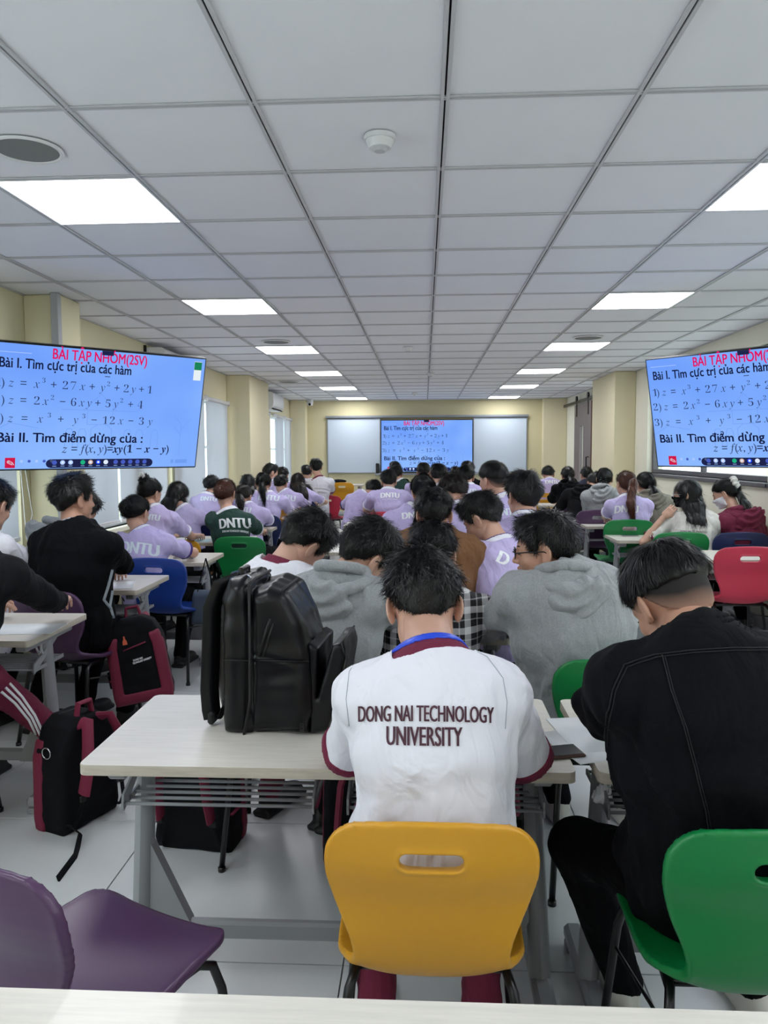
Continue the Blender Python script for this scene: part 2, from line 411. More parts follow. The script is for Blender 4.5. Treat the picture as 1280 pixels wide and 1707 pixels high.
wn = tag(obj('wall_near', B().box((.06, YN-.1, 1.35), (6.0, .2, 2.72)).me('wall_near', M_WALL)), kind='structure')
def pillar(n, x0, x1, y0, y1):
    b = B().box(((x0+x1)/2, (y0+y1)/2, 1.3), (abs(x1-x0), y1-y0, 2.6), .008)
    return tag(obj(n, b.me(n, M_WALL)), kind='structure')
pillar('pillar_1', XL, -2.49, 5.25, 5.56); pillar('pillar_2', XL, -2.42, 10.7, 12.0)
pillar('pillar_3', 2.58, XR, 10.72, 12.1); pillar('pillar_4', XL, -2.42, 15.75, YB); pillar('pillar_5', 2.4, XR, 15.8, YB)
tag(obj('conduit_cover', B().box((-2.505, 5.22, 1.3), (.05, .06, 2.6), .004).me('conduit_cover', M_LGREY)), 'grey vertical cable duct on the near corner of the left pillar', 'cable duct')
bs = B()
for s, x in ((-1, XL+.008), (1, XR-.008)):
    bs.box((x, 5.5, .05), (.016, 20.9, .1))
tag(obj('baseboard_side', bs.me('baseboard_side', M_LGREY)), kind='structure')
tag(obj('platform', B().box((.06, 14.5, .09), (5.56, 2.98, .18), .004).me('platform', M_FTILE)), kind='structure')
tag(obj('baseboard_back', B().box((0, YB-.21, .25), (4.7, .02, .14)).me('baseboard_back', M_LGREY)), kind='structure')
# ---- windows
M_FRD = mat('dark_window_frame', (92, 90, 94), .45); M_FRL = mat('pale_window_frame', (196, 200, 204), .4)
def glassmat():
    m = bpy.data.materials.new('window_glass'); m.use_nodes = True; nt = m.node_tree; nt.nodes.remove(nt.nodes['Principled BSDF'])
    t = nt.nodes.new('ShaderNodeBsdfTransparent'); t.inputs[0].default_value = (.9, .96, .97, 1); g = nt.nodes.new('ShaderNodeBsdfGlossy'); g.inputs['Roughness'].default_value = .05
    x = nt.nodes.new('ShaderNodeMixShader'); x.inputs[0].default_value = .06
    nt.links.new(t.outputs[0], x.inputs[1]); nt.links.new(g.outputs[0], x.inputs[2]); nt.links.new(x.outputs[0], nt.nodes['Material Output'].inputs[0]); return m
M_GLASS = glassmat()
def blindmat():
    m = bpy.data.materials.new('roller_blind_fabric'); m.use_nodes = True; nt = m.node_tree; nt.nodes.remove(nt.nodes['Principled BSDF'])
    d = nt.nodes.new('ShaderNodeBsdfDiffuse'); d.inputs[0].default_value = lin((196, 198, 202)); t = nt.nodes.new('ShaderNodeBsdfTranslucent'); t.inputs[0].default_value = lin((176, 184, 196))
    x = nt.nodes.new('ShaderNodeMixShader'); x.inputs[0].default_value = .18
    nt.links.new(d.outputs[0], x.inputs[1]); nt.links.new(t.outputs[0], x.inputs[2]); nt.links.new(x.outputs[0], nt.nodes['Material Output'].inputs[0]); return m
M_BLIND = blindmat()
n = 0
for side, wins, x, z0, z1, fm in ((-1, WIN_L, XL-.08, .86, 2.2, M_FRL), (1, WIN_R, XR+.1, 1.24, 2.42, M_FRD)):
    for a, b_ in wins:
        n += 1; w = thing('window_%d' % n, None, None, (x, (a+b_)/2, z0)); w['kind'] = 'structure'; L = b_-a; H = z1-z0
        fr = B(); t = .05
        for s in (-1, 1): fr.box((0, s*(L/2-t/2), H/2), (.07, t, H), .004)
        for z in (t/2, H-t/2): fr.box((0, 0, z), (.07, L-2*t, t), .004)
        obj('window_frame', fr.me('window_frame', fm), w)
        if L > 1.2:
            mu = B().box((0, 0, H/2), (.05, .05, H-2*t), .003)
            if side < 0: mu.box((0, 0, H*.55), (.045, L-2*t, .035), .003)
            obj('mullion', mu.me('mullion', fm), w)
        obj('pane', B().box((0, 0, H/2), (.006, L-2*t, H-2*t)).me('pane', M_GLASS), w)
        obj('window_sill', B().box((-side*.06, 0, -.02), (.16, L+.16, .04), .006).me('window_sill', M_FRD if side > 0 else M_WALL2), w)
# dark lining round the right windows
def blind(y0, y1, z0, lab, grp=None):
    L = y1-y0; r = thing('roller_blind', lab, 'blind', (XL+.035, (y0+y1)/2, 2.2), 0, grp)
    V = []; F = []
    for i in range(13):
        for k, zz in enumerate((-.02, z0-2.2+.02)): V.append((.004*math.sin(i*1.1), -L/2+.01+(L-.02)*i/12, zz))
    for i in range(12): F.append((2*i, 2*i+2, 2*i+3, 2*i+1))
    obj('fabric', mesh('blind_fabric', V, F, M_BLIND, True), r)
    obj('roller_tube', B().tube([(0.012, -L/2, 0), (.012, L/2, 0)], .026, 14).me('roller_tube', M_WHITE, True), r)
    [obj('end_bracket', B().box((0, q_*(L/2+.006), 0), (.07, .012, .07), .004).me('end_bracket', M_WHITE), r) for q_ in (-1, 1)]
    obj('bottom_bar', B().box((0, 0, z0-2.2+.012), (.016, L, .03), .004).me('bottom_bar', M_WHITE), r)
blind(2.2, 3.6, .93, 'roller blind on the left wall just outside the picture')
blind(3.68, 4.42, .93, 'grey roller blind at the left picture edge, partly behind the hanging screen')
blind(4.44, 5.02, .93, 'grey roller blind just before the nearest left pillar')
blind(5.66, 6.72, .90, 'grey roller blind below the left screen, first beyond the near pillar')
blind(6.76, 8.02, .90, 'grey roller blind behind the girl with the white hair clip')
blind(8.28, 9.47, .90, 'grey roller blind left of the wide cream pillar, beside an open slit')
blind(9.53, 10.6, .90, 'grey roller blind touching the wide cream pillar on the left wall')
blind(12.2, 13.45, .90, 'grey roller blind under the wall air conditioner')
blind(14.0, 14.85, .90, 'narrow grey roller blind beyond the wall air conditioner')
blind(14.92, 15.7, .90, 'last narrow grey roller blind before the front left corner')
for y in (5.1, 5.16):
    pass
tag(obj('blind_cord', B().tube([(XL+.04, 5.09, 2.2), (XL+.05, 5.1, 1.4), (XL+.05, 5.17, 1.1), (XL+.05, 5.08, .93), (XL+.045, 5.05, 1.4), (XL+.04, 5.05, 2.2)], .0025, 5).me('blind_cord', M_WHITE)), 'thin white pull cord hanging beside the nearest left blind', 'cord')
# ---- air conditioners
def aircon(y0, y1, lab):
    L = y1-y0; r = thing('air_conditioner', lab, 'air conditioner', (XL, (y0+y1)/2, 2.26))
    pr = [(0, 0), (.14, .0), (.2, .05), (.215, .12), (.21, .26), (.17, .295), (0, .295)]
    obj('body', auto(B().prism(pr, -L/2, L/2).me('body', M_WHITE), 50), r)
    obj('vent', B().box((.165, 0, .03), (.09, L*.86, .012), .002, R=np.array([[math.cos(.7), 0, math.sin(.7)], [0, 1, 0], [-math.sin(.7), 0, math.cos(.7)]])).me('vent', M_RUB), r)
    for k in range(3): obj('louvre', B().box((.15+.022*k, 0, .012+.02*k), (.03, L*.8, .004), .001).me('louvre', M_LGREY), r)
    obj('back_plate', B().box((.01, -L/2-.008, .15), (.03, .02, .33), .002).me('back_plate', M_RUB), r)
aircon(12.98, 13.95, 'white wall air conditioner high on the left wall near the front')
aircon(7.55, 8.5, 'white wall air conditioner mostly hidden behind the left screen')
# ---- ceiling fittings
M_LAMP = mat('lamp_diffuser', (250, 252, 255), .5, emit=PANEL_POWER)
rown = {-11: 'added behind the camera to light backs', -7: 'some way behind the camera', -3: 'straight above the camera', 1: 'nearest to the camera', 5: 'second from the camera', 9: 'third from the camera', 13: 'fourth from the camera', 17: 'fifth from the camera', 21: 'farthest, by the front wall'}
lf = B()
for s in (-1, 1): lf.box((s*.292, 0, 0), (.01, .594, .012)); lf.box((0, s*.292, 0), (.574, .01, .012))
lfm = lf.me('lamp_frame', M_WHITE); ldm = B().box((0, 0, .002), (.574, .574, .008)).me('lamp_diffuser', M_LAMP)
for i, j in lights:
    sd = 'left' if i < 0 else 'right'
    r = thing('ceiling_light', 'square white ceiling light panel in the %s row, %s' % (sd, rown[j]), 'ceiling light', (X0+(i+.5)*TS, Y0+(j+.5)*TS, ZC-.002), 0, 'ceiling light panels')
    obj('lamp_frame', lfm, r); obj('diffuser', ldm, r)
def disc(x, y, rad, lab, nm='ceiling_speaker'):
    r = thing(nm, lab, 'speaker', (x, y, ZC-.004))
    ring = B(); n_ = 40; V = []; F = []
    for k in range(n_):
        a = 2*math.pi*k/n_
        for q, z in ((rad, 0), (rad, -.006), (rad*.96, -.010), (rad*.87, -.006), (rad*.87, 0)): V.append((q*math.cos(a), q*math.sin(a), z))
    for k in range(n_):
        for q in range(4): F.append((k*5+q, ((k+1) % n_)*5+q, ((k+1) % n_)*5+q+1, k*5+q+1))
    obj('rim', mesh('rim', V, F, M_WHITE, True), r)
    obj('grille', B().cyl((0, 0, -.003), rad*.88, .004, 40).me('grille', mat('speaker_grille', (128, 130, 130), .8, bump=.8, bscale=900)), r)
def dev(px, py, rad, lab, kind=0):
    p = atz(px, py, ZC-.03); r = thing('smoke_detector', lab, 'smoke detector', (p[0], p[1], ZC-.004))
    obj('base', B().cyl((0, 0, -.008), rad, .016, 28).me('base', M_WHITE), r)
    obj('housing', auto(B().cyl((0, 0, -.028), rad*.7, .026, 28, r2=rad*.9).me('housing', M_WHITE)), r)
    obj('sensor', auto(B().cyl((0, 0, -.046), rad*.35, .012, 20, r2=rad*.5).me('sensor', M_GRID)), r)
p = atz(45, 247, ZC); disc(p[0], p[1], .125, 'round grey ceiling speaker with white rim at the upper left edge')
p = atz(460, 569, ZC); disc(p[0], p[1], .14, 'round ceiling speaker ahead of the third left light panel')
p = atz(980, 562, ZC); disc(p[0], p[1], .14, 'round ceiling speaker ahead of the third right light panel')
p = atz(481, 636, ZC); disc(p[0], p[1], .16, 'round ceiling speaker far left beside the fourth light panel')
dev(633, 240, .055, 'large white smoke detector near the middle of the ceiling')
dev(680, 583, .05, 'small white smoke detector halfway down the ceiling')
dev(718, 625, .05, 'small white smoke detector on a ceiling grid bar beyond the halfway one')
dev(691, 657, .05, 'farthest small white smoke detector near the front wall')
p = at(517, 671, 15.5); r = thing('security_camera', 'small white dome camera in the front left ceiling corner', 'camera', (p[0], p[1], ZC-.01))
obj('mount', B().cyl((0, 0, -.03), .06, .06, 20).me('mount', M_WHITE), r)
obj('dome', auto(B().cyl((0, -.02, -.09), .05, .06, 20, r2=.065).me('dome', M_WHITE)), r); obj('lens', B().cyl((0, -.075, -.1), .025, .03, 14, axis=1).me('lens', M_BLK), r)
# ---- whiteboards, front screen
M_WB = mat('whiteboard_enamel', (196, 208, 222), .25, spec=.4); M_ALU = mat('aluminium', (150, 156, 166), .35, metal=.6)
def board(x0, x1, lab):
    r = thing('whiteboard', lab, 'whiteboard', ((x0+x1)/2, YB-.03, 1.1)); L = x1-x0; H = 1.13
    obj('writing_surface', B().box((0, 0, H/2), (L-.03, .02, H-.03)).me('writing_surface', M_WB), r)
    f = B()
    for s in (-1, 1): f.box((s*(L/2-.01), -.004, H/2), (.02, .034, H), .003)
    f.box((0, -.004, .01), (L-.04, .034, .02), .003); f.box((0, -.004, H-.01), (L-.04, .034, .02), .003)
    obj('board_frame', f.me('board_frame', M_ALU), r)
board(-2.01, -.9, 'left panel of the long whiteboard on the front wall'); board(1.0, 2.1, 'right panel of the long whiteboard on the front wall')
tag(obj('top_rail', B().box((.045, YB-.05, 2.26), (4.15, .08, .045), .006).me('top_rail', M_ALU)), 'grey rail along the top of the front whiteboard', 'rail')
tag(obj('marker_tray', B().box((.045, YB-.07, 1.08), (2.12, .14, .03), .006).me('marker_tray', M_ALU)), 'grey ledge under the front screen', 'tray')
tag(obj('speaker_bar', B().box((-.965, YB-.085, 1.2), (.07, .07, .21), .01).me('speaker_bar', M_BLK)), 'small black upright speaker on the board ledge', 'speaker')
# ---- text
_tc = {}
def glyphs(s, off=0, shear=0, cut=0):
    key = (s, off, shear, cut)
    if key in _tc: return _tc[key]
    c = bpy.data.curves.new('t', 'FONT'); c.body = s; c.size = 1; c.offset = off; c.shear = shear; c.resolution_u = 3
    o = bpy.data.objects.new('t', c); COL.objects.link(o); dg = bpy.context.evaluated_depsgraph_get()
    me = bpy.data.meshes.new_from_object(o.evaluated_get(dg), depsgraph=dg)
    bm = bmesh.new(); bm.from_mesh(me)
    if cut:
        xs = [v.co.x for v in bm.verts]; ys = [v.co.y for v in bm.verts]
        for ax, lo, hi in ((0, min(xs), max(xs)), (1, min(ys), max(ys))):
            t = lo+cut
            while t < hi:
                co = [0, 0, 0]; no = [0, 0, 0]; co[ax] = t; no[ax] = 1
                bmesh.ops.bisect_plane(bm, geom=bm.verts[:]+bm.edges[:]+bm.faces[:], plane_co=co, plane_no=no); t += cut
    bmesh.ops.triangulate(bm, faces=bm.faces)
    V = np.array([v.co[:] for v in bm.verts]); bm.verts.index_update(); F = [tuple(v.index for v in f.verts) for f in bm.faces]; bm.free()
    bpy.data.objects.remove(o); bpy.data.curves.remove(c); bpy.data.meshes.remove(me)
    V[:, 0] -= V[:, 0].min(); _tc[key] = (V, F); return _tc[key]
SC = {k: mat('screen_'+k, v, emit=1.0) for k, v in dict(bg=(122, 168, 252), bg2=(136, 178, 255), ink=(18, 26, 62), ink2=(38, 52, 92), red=(222, 14, 98), dock=(26, 32, 74), dock2=(70, 92, 190), wm=(112, 156, 240), pale=(170, 200, 255), green=(30, 178, 130), sand=(212, 176, 160), blue=(20, 70, 240), white=(225, 236, 255), rb=(206, 20, 70), wb=(230, 240, 244), dg=(24, 130, 88)).items()}
def grad_screen():
    m = SC['bg']; nt = m.node_tree; b = nt.nodes['Principled BSDF']
    tc = nt.nodes.new('ShaderNodeTexCoord'); n = nt.nodes.new('ShaderNodeTexNoise'); n.inputs['Scale'].default_value = 1.1; nt.links.new(tc.outputs['Object'], n.inputs[0])
    r = nt.nodes.new('ShaderNodeValToRGB'); r.color_ramp.elements[0].color = lin((112, 160, 252)); r.color_ramp.elements[1].color = lin((140, 184, 255)); r.color_ramp.elements[0].position = .35; r.color_ramp.elements[1].position = .65
    nt.links.new(n.outputs[0], r.inputs[0]); nt.links.new(r.outputs[0], b.inputs['Emission Color'])
grad_screen()
_slide = {}
def slide(W_):
    """flat slide content in screen coordinates x 0..W, z 0..H, lying on y=0 and facing -y"""
    if _slide: return _slide
    H = W_*9/16; L = {}
    def put(k, V2, F, lift):
        b = L.setdefault(k, B()); b.add([(p[0], -lift, p[1]) for p in V2], F)
    def rect(k, u0, v0, u1, v1, lift=.0006): put(k, [(u0*W_, H-v1*H), (u1*W_, H-v1*H), (u1*W_, H-v0*H), (u0*W_, H-v0*H)], [(0, 1, 2, 3)], lift)
    def circ(k, u, v, r, lift): put(k, [(u*W_+r*math.cos(a*.5236), H-v*H+r*math.sin(a*.5236)) for a in range(12)], [tuple(range(12))], lift)
    def text(s, u, v, size, k='ink', off=0, width=None, lift=.0012, shear=0):
        V, F = glyphs(s, min(off, 0), shear); q = size*W_; sx = q if width is None else width*W_/V[:, 0].max(); bo = off if off > 0 else 0
        for dx, dy in ([(0, 0)] if not bo else [(-bo, -bo*.5), (-bo, bo*.5), (0, 0), (bo, -bo*.5), (bo, bo*.5)]): put(k, [(u*W_+(p[0]+dx)*sx, H-v*H+(p[1]+dy)*q) for p in V], F, lift)
        return u+V[:, 0].max()*sx/W_
    def line(items, v, size):
        for it in items:
            s, u = it[0], it[1]; o = dict(it[2]) if len(it) > 2 else {}
            text(s, u, v-(o.pop('up', 0)), size*o.pop('k', 1), **o)
    def wline(pts, w=.0022):
        for (a, b_), (c, d) in zip(pts[:-1], pts[1:]):
            p = np.array([a*W_, H-b_*H]); q = np.array([c*W_, H-d*H]); t = nrm(q-p); nn = np.array([-t[1], t[0]])*w*W_/2
            put('wm', [p+nn, q+nn, q-nn, p-nn], [(0, 1, 2, 3)], .0004)
    wline([(.40, .5), (.48, .36), (.56, .5)]); wline([(.30, .5), (.66, .5), (.68, .47)]); wline([(.42, .5), (.42, .62), (.54, .62), (.54, .5)])
    for c in (.34, .40, .62, .68, .76): wline([(c-.018, .82), (c-.018, .70), (c-.01, .66), (c+.01, .66), (c+.018, .70), (c+.018, .82)])
    wline([(.44, .8), (.44, .66), (.47, .62), (.51, .62), (.54, .66), (.54, .8)]); wline([(0, .7), (.08, .62), (.2, .66)]); wline([(.9, .9), (.9, .6), (.86, .52)]); wline([(.9, .66), (.95, .55)]); wline([(.9, .7), (.86, .62)])
    rect('pale', .02, .065, .16, .07, .0005)
    text('BÀI TẬP NHÓM(2SV)', .25, .095, .066, 'red', .02, .44)
    rect('dock', .47, 0, .525, .035, .002)
    text('Bài I. Tìm cực trị của các hàm', .03, .185, .062, 'ink', .02, .585)
    rect('ink2', .49, .208, .515, .214)
    T = dict(off=-.012)
    def eq(toks, v, u):
        for tkn, adv in toks:
            sup = tkn.startswith('^'); s = tkn.strip('^')
            dg = s.translate({48+i: 0x1D7CE+i for i in range(10)})
            it = s in '𝑥𝑦𝑧'
            text(dg if not it else s, u, v-(.045 if sup else 0), .05*(.62 if sup else 1.08), 'ink2', -.018 if (dg != s) else -.006); u += adv
    X, Y_, Z_ = '𝑥', '𝑦', '𝑧'
    eq([('1', .022), (')', .028), (Z_, .05), ('=', .055), (X, .036), ('^3', .038), ('+', .052), ('2', .036), ('7', .04), (X, .046), ('+', .048), (Y_, .034), ('^2', .036), ('+', .046), ('2', .034), (Y_, .042), ('+', .044), ('1', .03)], .335, .018)
    eq([('2', .03), (')', .028), (Z_, .05), ('=', .058), ('2', .036), (X, .036), ('^2', .04), ('−', .05), ('6', .036), (X, .034), (Y_, .042), ('+', .05), ('5', .036), (Y_, .034), ('^2', .04), ('+', .048), ('4', .03)], .47, .012)
    eq([('3', .03), (')', .03), (Z_, .058), ('=', .066), (X, .046), ('^3', .046), ('+', .066), (Y_, .044), ('^3', .044), ('−', .054), ('1', .034), ('2', .04), (X, .052), ('−', .054), ('3', .044), (Y_, .03)], .615, .010)
    e = text('Bài II. Tìm đi', .03, .775, .062, 'ink', .02); e2 = text('ê', e+.003, .775, .062, 'ink', .02); text('ˀ', e+.012, .752, .045, 'ink', .01); text('m dừng của :', e2+.004, .775, .062, 'ink', .02)
    x = text('𝑧 = 𝑓(𝑥, 𝑦)', .31, .865, .056, 'ink2', 0); text('=𝒙𝒚(𝟏 − 𝒙 − 𝒚)', x+.003, .865, .056, 'ink', .004)
    rect('rb', .065, .905, .108, .99, .001); text('✎', .073, .965, .034, 'white', 0, lift=.002); 
    for k in range(5): circ('dock2' if k % 2 else 'pale', .135+.033*k, .935, .007*W_, .001)
    rect('dock', .262, .92, .742, .995, .001); circ('dock', .742, .957, .0365*H, .001); circ('dock', .262, .957, .0365*H, .001)
    for k, cc in enumerate(['dock2', 'pale', 'pale', 'green', 'sand', 'blue', 'white', 'dock2', 'dock2', 'dock2', 'dock2', 'dock2']):
        u = .28+.037*k+(.02 if k > 2 else 0)+(.012 if k > 6 else 0); circ(cc, u, .948, .0115*W_, .002); rect('pale', u-.009, .977, u+.009, .981, .002)
        if k in (1, 2, 4, 5): rect('white', u-.005, .938, u+.005, .956, .003)
    rect('wm', .86, .93, .875, .965, .001); rect('wm', .885, .93, .95, .965, .001)
    for k, b in L.items(): _slide[k] = mesh('slide_'+k, b.v, b.f, SC[k])
    return _slide
def screen(lab, cen, yaw, tilt, W_, name='wall_screen', sticker=False, mount=None):
    H = W_*9/16; r = thing(name, lab, 'screen', cen); M = Matrix.Rotation(yaw, 4, 'Z') @ Matrix.Rotation(tilt, 4, 'X'); r.rotation_euler = M.to_euler()
    obj('casing', B().box((0, .028, 0), (W_+.022, .05, H+.022), .006).me('casing', M_BLK), r)
    obj('back_cover', B().box((0, .07, -.05), (W_*.7, .05, H*.6), .02).me('back_cover', M_BLK), r)
    pn = obj('display', mesh('display', [(-W_/2, 0, -H/2), (W_/2, 0, -H/2), (W_/2, 0, H/2), (-W_/2, 0, H/2)], [(0, 1, 2, 3)], SC['bg']), r, (0, .0015, 0))
    s = W_/SW; sl = slide(SW)
    nm = dict(red='heading', ink='lettering', ink2='formula', wm='watermark_drawing', rb='red_button')
    for k, me in sl.items():
        o = tag(obj(nm.get(k, 'screen_graphic'), me, pn, (-W_/2, 0, -H/2)), kind='stuff'); o.scale = (s, 1, s)
    if sticker:
        st = obj('energy_sticker', B().box((W_/2-.055, -.004, H/2-.085), (.055, .002, .13)).me('energy_sticker', SC['wb']), r); obj('sticker_band', B().box((W_/2-.055, -.0055, H/2-.05), (.055, .001, .055)).me('sticker_band', SC['dg']), st)  # sticker and band glow on their own, brightness put into their colour
    return r
SW = 1.378; tilt = .255
tl_ = screen('large angled screen by the left blinds, white and green sticker in its corner', np.array([-2.551*.82, 6.087*.82, (1.854-1.5)*.82+1.5]), .775, tilt, SW, sticker=True)
tr_ = screen('large right screen hung at an angle in front of the right windows', np.array([2.591*.82, 6.36*.82, (1.838-1.5)*.82+1.5]), -.804, tilt, SW)
for r, yw, xw in ((tl_, .775, XL), (tr_, -.804, XR)):
    obj('mount_plate', B().box((0, .1, 0), (.4, .02, .3), .004).me('mount_plate', M_BLK), r)
    c = np.array(r.location); q = np.array((Matrix.Rotation(yw, 4, 'Z') @ Matrix.Rotation(tilt, 4, 'X')) @ Vector((0, .11, 0)))+c
    ar = B().tube([q, (xw-(.03 if xw > 0 else -.03), q[1]+.35, q[2])], .022, 12).box((xw-(.012 if xw > 0 else -.012), q[1]+.35, q[2]), (.024, .12, .3))
    o = obj('wall_arm', ar.me('wall_arm', M_BLK, False), r); o.matrix_parent_inverse = Matrix.LocRotScale(r.location, r.rotation_euler, None).inverted()
fs = screen('wide interactive screen between the two whiteboards on the front wall', np.array([.05, YB-.1, 1.655]), 0, 0, 1.86, 'front_screen')
# ---- sliding door
r = thing('door_1', None, None, (XR-.035, 14.0, .18)); r['kind'] = 'structure'
M_DOOR = mat('taupe_door', (116, 104, 104), .5, var=.03, vscale=4, stretch=(12, 12, 1)); M_BRN = mat('brown_edge', (86, 52, 40), .5)
b = B(); 
for c, d in (((0, -.72+.33, 1.1), (.045, .66, 2.2)), ((0, .72-.24, 1.1), (.045, .48, 2.2)), ((0, .09, .25), (.045, .31, .5)), ((0, .09, 2.0), (.045, .31, .4))): b.box(c, d, .003)
obj('door_leaf', b.me('door_leaf', M_DOOR), r); obj('pane', B().box((0, .09, 1.15), (.01, .3, 1.3)).me('pane', M_GLASS), r)
obj('door_edge', B().box((0, -.735, 1.1), (.05, .02, 2.2), .002).me('door_edge', M_BRN), r)
obj('door_handle', B().tube([(-.03, -.6, .95), (-.07, -.6, .95), (-.07, -.6, 1.25), (-.03, -.6, 1.25)], .012, 8).me('door_handle', M_BLK), r)
for y in (-.5, .5):
    h = obj('hanger_strap', B().box((-.03, y, 2.13), (.012, .05, .3), .003).me('hanger_strap', M_BLK), r); obj('roller', B().cyl((-.03, y, 2.3), .06, .03, 20, axis=0).me('roller', M_BLK), h)
tag(obj('door_rail', B().box((XR-.06, 14.4, 2.43), (.02, 2.9, .05), .004).box((XR-.05, 15.83, 2.43), (.05, .04, .08), .004).me('door_rail', M_BLK)), 'black overhead track of the sliding door on the right wall', 'rail')
tag(obj('trim_1', B().box((XR+.05, 13.03, 1.18), (.14, .05, 2.36)).me('trim_1', M_FRD)), kind='structure')
r = thing('switch_panel', 'grey switch box on the right wall beside the sliding door', 'switch', (XR-.012, 12.86+.1, 1.45)); obj('plate', B().box((0, 0, 0), (.024, .16, .34), .004).me('plate', M_LGREY), r); obj('dial', B().box((-.016, 0, -.04), (.02, .1, .1), .004).me('dial', M_GREY), r)
tag(obj('wall_socket', B().box((XR-.008, 13.0, 1.1), (.016, .09, .13), .003).me('wall_socket', M_WHITE)), 'small white wall plate under the switch box', 'switch')
# corridor beyond the right-hand windows
MC = mat('corridor_wall', (222, 214, 196), .8)
tag(obj('wall_corridor', B().box((XR+2.6, 6.5, 1.2), (.1, 16, 2.4)).me('wall_corridor', MC)), kind='structure')
tag(obj('floor_corridor', B().box((XR+1.4, 6.5, -.04), (2.4, 16, .06)).me('floor_corridor', M_FTILE)), kind='structure')
# ================================================================== desks
DW, DD, DH = 1.2, .55, .75
def rounded(w, d, r, n=4):
    P = []
    for cx, cy, a0 in ((w/2-r, d/2-r, 0), (-w/2+r, d/2-r, 90), (-w/2+r, -d/2+r, 180), (w/2-r, -d/2+r, 270)):
        for k in range(n+1): a = math.radians(a0+90*k/n); P.append((cx+r*math.cos(a), cy+r*math.sin(a)))
    return P
def desk_meshes():
    D = {}
    b = B(); P = rounded(DW, DD, .02); n = len(P)
    for z in (DH-.026, DH-.002, DH): 
        q = .9985 if z == DH else 1; b.v += [(x*q, y*q, z) for x, y in P]
    for L in range(2):
        for k in range(n): b.f.append((L*n+k, L*n+(k+1) % n, (L+1)*n+(k+1) % n, (L+1)*n+k)); b.m.append(1)
    b.f.append(tuple(range(2*n, 3*n))); b.m.append(0); b.f.append(tuple(range(n))[::-1]); b.m.append(1)
    D['tabletop'] = auto(b.me('tabletop', [M_DESK, M_EDGE]), 30)
    for nm, s in (('l', -1), ('r', 1)):
        x = s*.53; b = B()
        b.tube([(x, 0, .70), (x+s*.03, 0, .06)], [.034, .042], 14, flat=(1.0, .72), up=(0, 1, 0))
        b.box((x, 0, .705), (.05, .42, .04), .006)                                  # top rail under the desk
        b.box((x+s*.03, 0, .05), (.055, .46, .045), .012); b.box((x+s*.03, .2, .012), (.05, .05, .024), .004); b.box((x+s*.03, -.2, .012), (.05, .05, .024), .004)
        D['leg'+nm] = auto(b.me('leg', M_GREY), 35)
        b = B(); b.prism([(x, .44), (x+s*.01, .25), (x-s*.04, .142), (x-s*.13, .142), (x-s*.115, .195)], -.018, .018)
        D['gusset'+nm] = b.me('gusset', M_GREY)
        x = s*.47; b = B().tube([(x+s*.06, -.1, .72), (x+s*.07, -.1, .675), (x+s*.085, -.11, .655), (x+s*.1, -.12, .675), (x+s*.1, -.12, .70)], .005, 6)
        b.tube([(x+s*.06, -.06, .72), (x+s*.07, -.06, .665), (x+s*.09, -.09, .65), (x+s*.1, -.12, .675)], .005, 6)
        D['hook'+nm] = b.me('hook', M_LGREY, True)
    D['bar'] = auto(B().box((0, 0, .168), (.92, .03, .052), .008).me('crossbar', M_GREY), 35)
    b = B()
    for k in range(4): pass
    D['shelfbar'] = B().tube([(-.25, 0, 0), (.25, 0, 0)], .0048, 8).me('shelf_bar', M_GREY, True)
    b = B().prism([(.10, .725), (.15, .725), (-.115, .585), (-.14, .572), (-.145, .585), (-.14, .615), (-.04, .655)], -.003, .003, axes=(1, 2, 0))
    b.box((0, -.01, .588), (.006, .27, .016)); D['bracket'] = b.me('shelf_bracket', M_GREY)
    far = B()
    for cx in (-.295, .295):
        for k in range(8): far.tube([(cx-.25, -.135+.036*k, .59), (cx+.25, -.135+.036*k, .59)], .0048, 5)
    D['shelf'] = far.me('wire_shelf', M_GREY, True); return D
DM = desk_meshes(); desks = []
def desk(x, y, lab, near=False, z=0, sx=1, mods=True):
    r = thing('classroom_desk', lab, 'desk', (x, y, z), 0, 'pale laminate classroom desks'); desks.append((x, y))
    obj('tabletop', DM['tabletop'], r)
    for s in 'lr': obj('leg', DM['leg'+s], r); obj('gusset', DM['gusset'+s], r); obj('hook', DM['hook'+s], r)
    obj('crossbar', DM['bar'], r)
    for cx in (-.295, .295):
        for e in (-.25, .25): obj('shelf_bracket', DM['bracket'], r, (cx+e, 0, 0))
        if near:
            for k in range(8): obj('shelf_bar', DM['shelfbar'], r, (cx, -.135+.036*k, .59))
    if not near: tag(obj('wire_shelf', DM['shelf'], r), kind='stuff')
    return r
